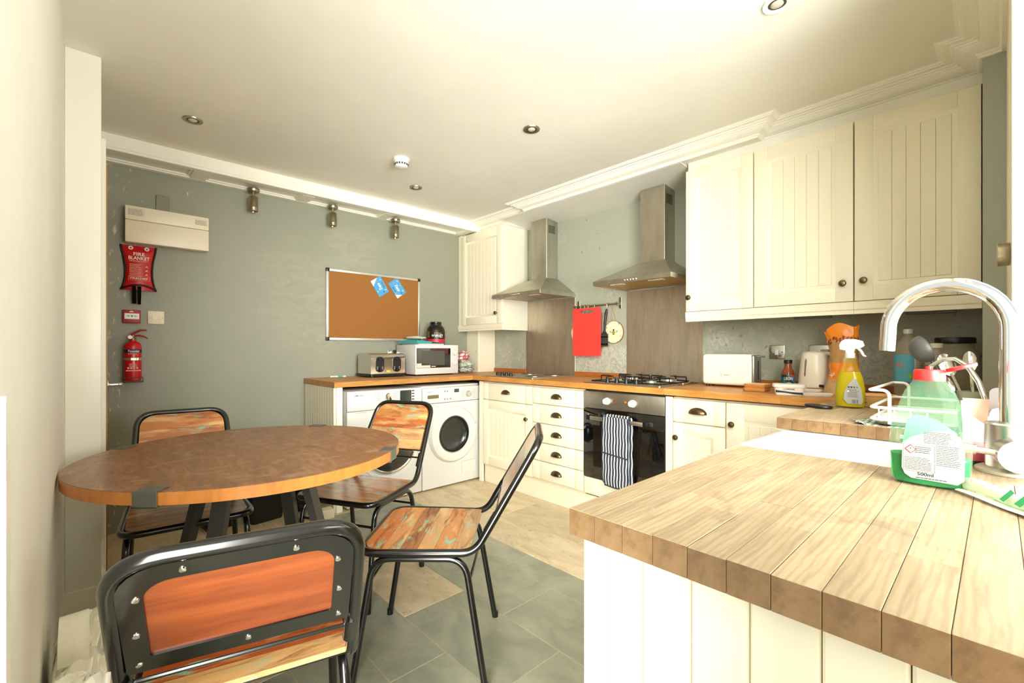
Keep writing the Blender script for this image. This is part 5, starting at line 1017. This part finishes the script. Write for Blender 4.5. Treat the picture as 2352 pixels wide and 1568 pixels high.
MB(M_).sweep(oval([(.001, .001, .177), (.0205, .0205, .177), (.021, .021, .181), (.0205, .0205, .193), (.019, .019, .1955), (.005, .005, .196), (.0048, .0048, .201), (.001, .001, .201)], 32)).build('cap', RC, t)
m = MB(M_ @ Matrix.Translation((.021, 0, .1915)) @ Matrix.Rotation(math.radians(-18), 4, 'Y') @ Matrix.Translation((.020, 0, 0))); m.lathe([(.001, 0), (.0185, 0), (.0195, .002), (.0195, .0055), (.017, .0055), (.016, .003), (.001, .003)], (0, 0, 0), 28); m.box(-.024, -.014, -.006, .006, .0, .003); m.build('flip_lid', RC, t)
bl = flat(MB(), [(-.036, .062), (-.030, .104), (-.016, .116), (.010, .108), (.034, .088), (.036, .05), (-.036, .05)], c - fv * .024, rv, UP, 0).build('back_label', plain('pale_green_label', (110, 180, 136), .5), t)
o = c + fv * .0302
lp = [(-.022, .014), (.034, .012), (.042, .020), (.0425, .070), (.038, .088), (.024, .098), (.008, .096), (-.020, .084), (-.033, .072), (-.034, .030), (-.030, .020)]
lb = flat(MB(), lp, o, rv, UP, .0006).build('label', plain('label_paper', (156, 157, 149), .5), t)
U = Vector(UP); m = MB()
lines(m, o + rv * .012 + U * .084, rv, U, .036, .020, 8, 41, .35, .001); lines(m, o + rv * .024 + U * .056, rv, U, .030, .034, 12, 42, .32, .001); lines(m, o + rv * (-.012) + U * .039, rv, U, .036, .022, 9, 43, .32, .001); lines(m, o + rv * (-.006) + U * .0625, rv, U, .022, .012, 4, 44, .4, .001); lines(m, o + rv * .006 + U * .016, rv, U, .044, .003, 1, 45, .5, .001)
for k, (a_, b_, c_, d_) in enumerate(((-.032, .0075, .0705, .0709), (-.032, .0075, .026, .0264), (-.032, -.0316, .026, .0709), (.0071, .0075, .026, .0709))): flat(m, [(a_, c_), (b_, c_), (b_, d_), (a_, d_)], o, rv, U, .001)
m.build('small_print', plain('dark_grey_print', (70, 72, 70), .6), lb); mb_ = MB(); bars(mb_, o + rv * .0225 + U * .030, U, -rv, .024, .021, 13, 9, -.001); mb_.build('barcode', INK, lb)
ghs(lb, o + rv * (-.0225) + U * .0625, rv, U, .0075); text('volume', '500ml', INK, lb, o + rv * (-.004) + U * .0225, rv, U, .020, .0055, .0011)
# sponge
t = thing('sponge', 'pink washing-up sponge with green scourer beside the tap', 'sponge', (3.735, -1.775, ZW), math.radians(28)); MB().box(-.032, .032, -.046, .046, .009, .032, .004).build('foam', plain('pink_foam', (240, 110, 124), .9), t, local=True); MB().box(-.031, .031, -.045, .045, .0005, .009, .002).build('scourer', plain('green_scourer', (40, 84, 60), .95), t, local=True)
# folded wrapper
t = thing('plastic_wrapper', 'folded white and green plastic wrapper near the edge of the foreground worktop', 'wrapper', (3.775, -2.13, ZW))
A, B = Vector((3.735, -2.070, ZW)), Vector((3.855, -2.215, ZW)); ax = (B - A).normalized(); sd = ax.cross(Vector(UP))
WR = G('wrapper_plastic'); WRM = WR.set((226, 240, 214), .3)
m = MB()
for off, hw_, hz, tk in ((0, .011, .013, .010), (.010, .012, .003, .003)):
    rings = []
    for k in range(9):
        p = A + (B - A) * (k / 8) + sd * off; w_ = hw_ * (.55 + .6 * k / 8); h = hz * (1 + .25 * math.sin(k * 1.3))
        rings.append([tuple(p + sd * (w_ * math.cos(q)) + Vector((0, 0, .0015 + h + tk * math.sin(q) * (1 if h > .006 else .6)))) for q in [2 * math.pi * j / 10 for j in range(10)]])
    m.sweep(rings)
m.build('folded_film', WRM, t)
m = MB(); nrm_ = (sd * .75 + Vector((0, 0, .66))).normalized(); u2 = nrm_.cross(ax)
for k, (a_, w_) in enumerate(((.080, .010), (.104, .013), (.130, .012), (.152, .012))): flat(m, [(a_ - w_ * .5, -.010), (a_ + w_ * .3, -.012), (a_ + w_ * .55, .006), (a_ - w_ * .3, .010)], A + Vector((0, 0, .0135)) + nrm_ * (.0105 + .0035 * (k / 4)), ax, u2, .0008)
m.build('green_letters', GREEN, t)
# dish rack, tray, cloth
RK = plain('white_coated_wire', (240, 238, 228), .35); x0, x1, y0, y1 = 3.505, 3.69, -1.362, -.93
t = thing('dish_rack', 'white metal dish drying rack on the worn worktop', 'dish rack', (3.6, -1.15, ZW))
def strip(pts): 
    m_ = MB(); P_ = [Vector(p) for p in pts]; rings = []
    for i, p in enumerate(P_):
        tv = (P_[min(i + 1, len(P_) - 1)] - P_[max(i - 1, 0)]).normalized(); n_ = Vector((0, 0, 1)) if abs(tv.z) < .7 else Vector((1, 0, 0)); n_ = (n_ - tv * n_.dot(tv)).normalized(); s2 = tv.cross(n_)
        rings.append([tuple(p + n_ * .0055 + s2 * .0018), tuple(p + n_ * .0055 - s2 * .0018), tuple(p - n_ * .0055 - s2 * .0018), tuple(p - n_ * .0055 + s2 * .0018)])
    return MB().tube(pts, .0046, 10)
for z in (.975, .940): strip(fillet([(x1, y0, z), (x0, y0, z), (x0, y1, z), (x1, y1, z), (x1, y0, z)], .02, 4)).build('side_bar', RK, t)
for yy, xo in ((y0, .0), (y1, .0)): strip(fillet([(x0 + .045, yy, .928), (x0 + .045, yy, 1.028), (x0, yy, 1.028)], .02, 5)).build('handle_post', RK, t)
strip([(x0, y0, 1.028), (x0, y1, 1.028)]).build('handle_bar', RK, t)
for k in range(12): MB().tube([(x0 + .003, y0 + .03 + k * .035, .936), (x1 - .003, y0 + .03 + k * .035, .936)], .002, 6).build('wire', RK, t)
for k in range(5): MB().tube([(x0 + .02 + k * .036, y0 + .001, .938), (x0 + .02 + k * .036, y0 + .001, 1.0 - .022)], .002, 6).build('wire', RK, t)
for xx in (x0 + .02, x1 - .02):
    for yy in (y0 + .03, y1 - .03): MB().cyl((xx, yy, ZW + .006), (xx, yy, .937), .005, n=8).build('foot', RK, t)
t = thing('drip_tray', 'grey metal tray under the dish rack', 'tray', (3.6, -1.14, ZW + .003)); MB().sweep([[(p[0], p[1], z) for p in rrect(3.60, -1.145, w_, d_, .03)] for z, w_, d_ in ((ZW + .0032, .155, .40), (ZW + .005, .17, .42), (ZW + .012, .178, .43), (ZW + .0125, .172, .424), (ZW + .0055, .15, .40))]).build('tray', plain('grey_tray', (140, 136, 118), .4, .4), t)
g = G('blue_check_cloth'); x, y, z = g.xyz(); c1 = g.mask(g.math('FRACT', g.math('MULTIPLY', x, 60)), .5, .55); c2 = g.mask(g.math('FRACT', g.math('MULTIPLY', y, 60)), .5, .55); BCH = g.set(g.mix(g.math('MULTIPLY', g.math('ADD', c1, c2), .5), (216, 212, 190), (52, 92, 108)), .9)
t = thing('dish_cloth', 'blue checked cloth spread under the dish rack', 'cloth', (3.58, -1.3, ZW)); MB().grid(lambda u, v: (3.462 + .24 * u + .008 * math.sin(9 * v), -1.384 + .13 * v + .006 * math.sin(8 * u), ZW + .0008 + (.004 + .003 * math.sin(23 * u + 5 * v) if u < .12 else .0006 * math.sin(17 * u))), 30, 12).build('sheet', BCH, t)
t = thing('food_tub', 'tan plastic tub lying behind the dish rack', 'tub', (3.43, -.78, ZW)); MB().lathe([(.001, .001), (.05, .001), (.056, .006), (.066, .045), (.070, .048), (.068, .050), (.062, .047), (.052, .010), (.001, .008)], (3.435, -.80, ZW), 32).build('bowl', plain('tan_plastic', (214, 170, 104), .45), t)
m = MB(); lines(m, (3.40, -.8605, ZW + .028), (1, -.35, 0), (0, -.25, 1), .05, .02, 3, 7, .5, .004); m.build('printed_band', INK, t)
# cutlery pot with contents, each its own thing
px_, py_ = 3.722, -1.285
t = thing('cutlery_pot', 'grey-green pot holding spoons at the back of the sink', 'pot', (px_, py_, ZW)); MB().lathe([(.001, .001), (.028, .001), (.030, .004), (.033, .108), (.034, .112), (.031, .112), (.028, .012), (.001, .010)], (px_, py_, ZW), 28).build('pot', plain('sage_plastic', (158, 160, 136), .4), t)
def spoon(label, tip, nrm_, L=.045, W=.030, mat=CHROME, deep=.006):
    b = Vector((px_ + .006, py_ - .004, ZW + .02)); tip = Vector(tip); ax = (tip - b).normalized(); n_ = Vector(nrm_); n_ = (n_ - ax * n_.dot(ax)).normalized(); s_ = ax.cross(n_)
    t = thing('serving_spoon', label, 'spoon', tuple(b), 0, 'utensils in the pot'); MB().tube([tuple(b), tuple(b + (tip - b) * .5), tuple(tip - ax * L * .8)], [.003, .0032, .0038], 8).build('handle', mat, t)
    cc = tip; MB().grid(lambda u, v: tuple(cc + ax * (L * v * math.cos(2 * math.pi * u)) + s_ * (W * .5 * v * math.sin(2 * math.pi * u)) - n_ * (deep * (1 - v * v))), 20, 6, closeu=True).grid(lambda u, v: tuple(cc + ax * (L * v * math.cos(2 * math.pi * u)) + s_ * (W * .5 * v * math.sin(2 * math.pi * u)) - n_ * (deep * (1 - v * v) + .0012)), 20, 6, closeu=True).build('bowl', mat, t)
spoon('large steel serving spoon in the pot, highest of the steel spoons', (3.668, -1.26, 1.105), (-.2, -1, .3), .034, .038); spoon('steel tablespoon leaning lowest out of the pot', (3.672, -1.31, 1.052), (-.1, -.6, .9), .028, .026); spoon('steel spoon standing upright at the back of the pot', (3.715, -1.25, 1.115), (.1, -1, .2), .03, .030)
t = thing('soup_ladle', 'black soup ladle leaning out of the pot behind the red cap', 'ladle', (3.7, -1.27, ZW + .02)); b = Vector((3.728, -1.28, ZW + .02)); tp = Vector((3.630, -1.245, 1.125))
LD = plain('dark_grey_nylon', (74, 74, 70), .4); MB().tube([tuple(b), tuple(b.lerp(tp, .5)), tuple(tp)], [.004, .006, .005], 8).build('handle', plain('dark_teal_handle', (46, 62, 60), .4), t)
cc = Vector((3.618, -1.24, 1.152)); dn = Vector((.82, .40, .38)).normalized(); e1 = dn.orthogonal().normalized(); e2 = dn.cross(e1)
m = MB()
for s_ in (1, .93): m.grid(lambda u, v: tuple(cc + (e1 * math.cos(2 * math.pi * u) + e2 * math.sin(2 * math.pi * u)) * (.042 * s_ * math.sin(math.pi / 2 * v)) - dn * (.036 * s_ * math.cos(math.pi / 2 * v))), 28, 8, closeu=True)
m.tube([tuple(cc + (e1 * math.cos(2 * math.pi * k / 28) + e2 * math.sin(2 * math.pi * k / 28)) * .0405) for k in range(28)], .002, 6, True); m.build('bowl', LD, t)
t = thing('bent_chrome_tube', 'thin bent chrome tube arching up out of the caddy behind the red cap', 'utensil', (3.745, -1.39, ZW + .03))  # arched chrome handle of unclear use, drawn only as a bent tube
MB().tube([(3.752, -1.40, ZW + .03), (3.747, -1.392, 1.02), (3.735, -1.385, 1.065), (3.715, -1.375, 1.105), (3.690, -1.365, 1.124), (3.665, -1.36, 1.122), (3.640, -1.355, 1.10), (3.628, -1.352, 1.075)], .0062, 12).build('arched_tube', CHROME, t)
# pink caddy
t = thing('sink_caddy', 'pale pink plastic sink caddy with a scooped front behind the tap', 'caddy', (3.765, -1.455, ZW)); PK = plain('pale_pink_plastic', (240, 212, 196), .4)
def wall_poly(m, pts, th): m.prism(pts, 'y', th[0], th[1])
m = MB(); w0, w1 = 3.706, 3.850
m.prism([(w0 + .006, ZW + .001), (w1, ZW + .001), (w1 + .004, ZW + .088), (w0 + .062, ZW + .088), (w0 + .054, ZW + .084), (w0 + .050, ZW + .074), (w0 + .048, ZW + .050), (w0 + .042, ZW + .046), (w0 + .016, ZW + .068), (w0 + .008, ZW + .100), (w0, ZW + .102)], 'y', -1.500, -1.4965)
m.prism([(w0 + .006, ZW + .001), (w1, ZW + .001), (w1 + .004, ZW + .102), (w0, ZW + .102)], 'y', -1.4165, -1.413)
m.prism([(-1.4965, ZW + .001), (-1.4165, ZW + .001), (-1.4165, ZW + .102), (-1.4965, ZW + .102)], 'x', w0 + .003, w0 + .0065).prism([(-1.4965, ZW + .001), (-1.4165, ZW + .001), (-1.4165, ZW + .095), (-1.4965, ZW + .088)], 'x', w1 - .003, w1 + .001).prism([(-1.4965, ZW + .001), (-1.4165, ZW + .001), (-1.4165, ZW + .08), (-1.4965, ZW + .046)], 'x', w0 + .046, w0 + .0485).box(w0 + .006, w1, -1.4965, -1.4165, ZW + .001, ZW + .004)
m.build('caddy', PK, t)
t = thing('knife', 'grey rounded brush handle standing in the pink caddy', 'knife', (3.775, -1.45, ZW + .005)); m = MB(); m.prism(rrect(3.772, ZW + .070, .034, .13, .014, 6), 'y', -1.462, -1.448); m.build('handle', plain('grey_rubber', (96, 92, 88), .55), t)  # rounded grey knife handle standing in the caddy
# bottles and jar at the back
t = thing('squash_bottle', 'clear squash bottle with sky blue label and white cap behind the rack', 'bottle', (3.478, -.25, ZW)); c = (3.478, -.25, ZW)
MB().lathe([(.001, .001), (.045, .001), (.052, .008), (.052, .205), (.050, .225), (.038, .265), (.022, .290), (.016, .298), (.016, .306), (.001, .306)], c, 36).build('bottle', clearp('clear_pet', (196, 190, 170), .4, .05), t); MB().lathe([(.001, .304), (.0185, .304), (.0185, .324), (.017, .326), (.001, .326)], c, 24).build('cap', WHP, t)
SKY = plain('sky_blue_label', (96, 186, 214), .4); MB().lathe([(.0527, .078), (.0527, .206)], c, 36).build('label', SKY, t)
ryv = Vector((.98, .12, 0)).normalized(); nf = ryv.cross(Vector(UP)); o = Vector(c) + nf * .0532
ws_ = lambda o_, g_=.0008: wrap(o_, c, .0527, nf, t, g_)
ws_(text('product_name', 'ADE', ORANGE, t, o - ryv * .036 + U * .158, ryv, UP, .034, .022, 0)); ws_(MB().grid(lambda a_, b_: tuple(o + ryv * (.022 + .05 * a_) + U * (.085 + .11 * b_)), 8, 1).build('nutrition_panel', WHP, t))
m = MB(); lines(m, o + ryv * .046 + U * .145, ryv, UP, .040, .09, 14, 51, .35, 0); ws_(m.build('small_print', INK, t), .0016); flat(MB(), [(-.006, -.012), (.006, -.012), (.006, .012), (-.006, .012)], o + ryv * .006 + U * .105, ryv, UP, .0008).build('green_tick_label', plain('lime_print', (150, 200, 40), .5), t)
t = thing('cordial_bottle', 'small clear bottle with red label and white cap beside the jar', 'bottle', (3.588, -.42, ZW)); c = (3.588, -.42, ZW)
MB().lathe([(.001, .001), (.034, .001), (.038, .006), (.038, .165), (.033, .195), (.020, .222), (.016, .230), (.016, .238), (.001, .238)], c, 32).build('bottle', clearp('clear_pet2', (196, 186, 166), .4, .05), t); MB().lathe([(.001, .236), (.020, .236), (.020, .256), (.001, .257)], c, 24).build('cap', WHP, t); MB().lathe([(.0386, .035), (.0386, .16)], c, 32).build('label', plain('dark_red_label', (160, 34, 44), .4), t)
t = thing('storage_jar', 'large clear plastic jar with black screw lid in the corner', 'jar', (3.635, -.20, ZW)); c = (3.635, -.20, ZW)
MB().lathe([(.001, .001), (.075, .001), (.083, .008), (.084, .20), (.078, .222), (.066, .232), (.064, .256), (.001, .256)], c, 40).build('jar', clearp('smoky_clear_jar', (176, 170, 148), .45, .05), t); MB().lathe([(.001, .256), (.069, .256), (.070, .259), (.070, .280), (.067, .284), (.001, .284)], c, 40).build('lid', plain('black_screw_lid', (16, 16, 16), .3), t)
# fittings
t = thing('wall_knob', 'round brushed metal knob on the wall beside the window', 'switch', (3.79, -1.335, 1.40)); MB().lathe([(.001, .001), (.029, .001), (.030, .004), (.030, .023), (.027, .025), (.001, .0255)], (3.793, -1.335, 1.40), 32, '-x').build('knob', NICKEL, t)  # plain round metal knob on the wall, purpose unknown
for x, lab in ((3.10, 'slim dark strip light under the middle wall cabinet'), (3.56, 'slim dark strip light under the end wall cabinet')): tag(MB().box(x - .085, x + .085, -.31, -.29, 1.312, 1.384, .002, 1).build('strip_light', GUN), lab, 'light')
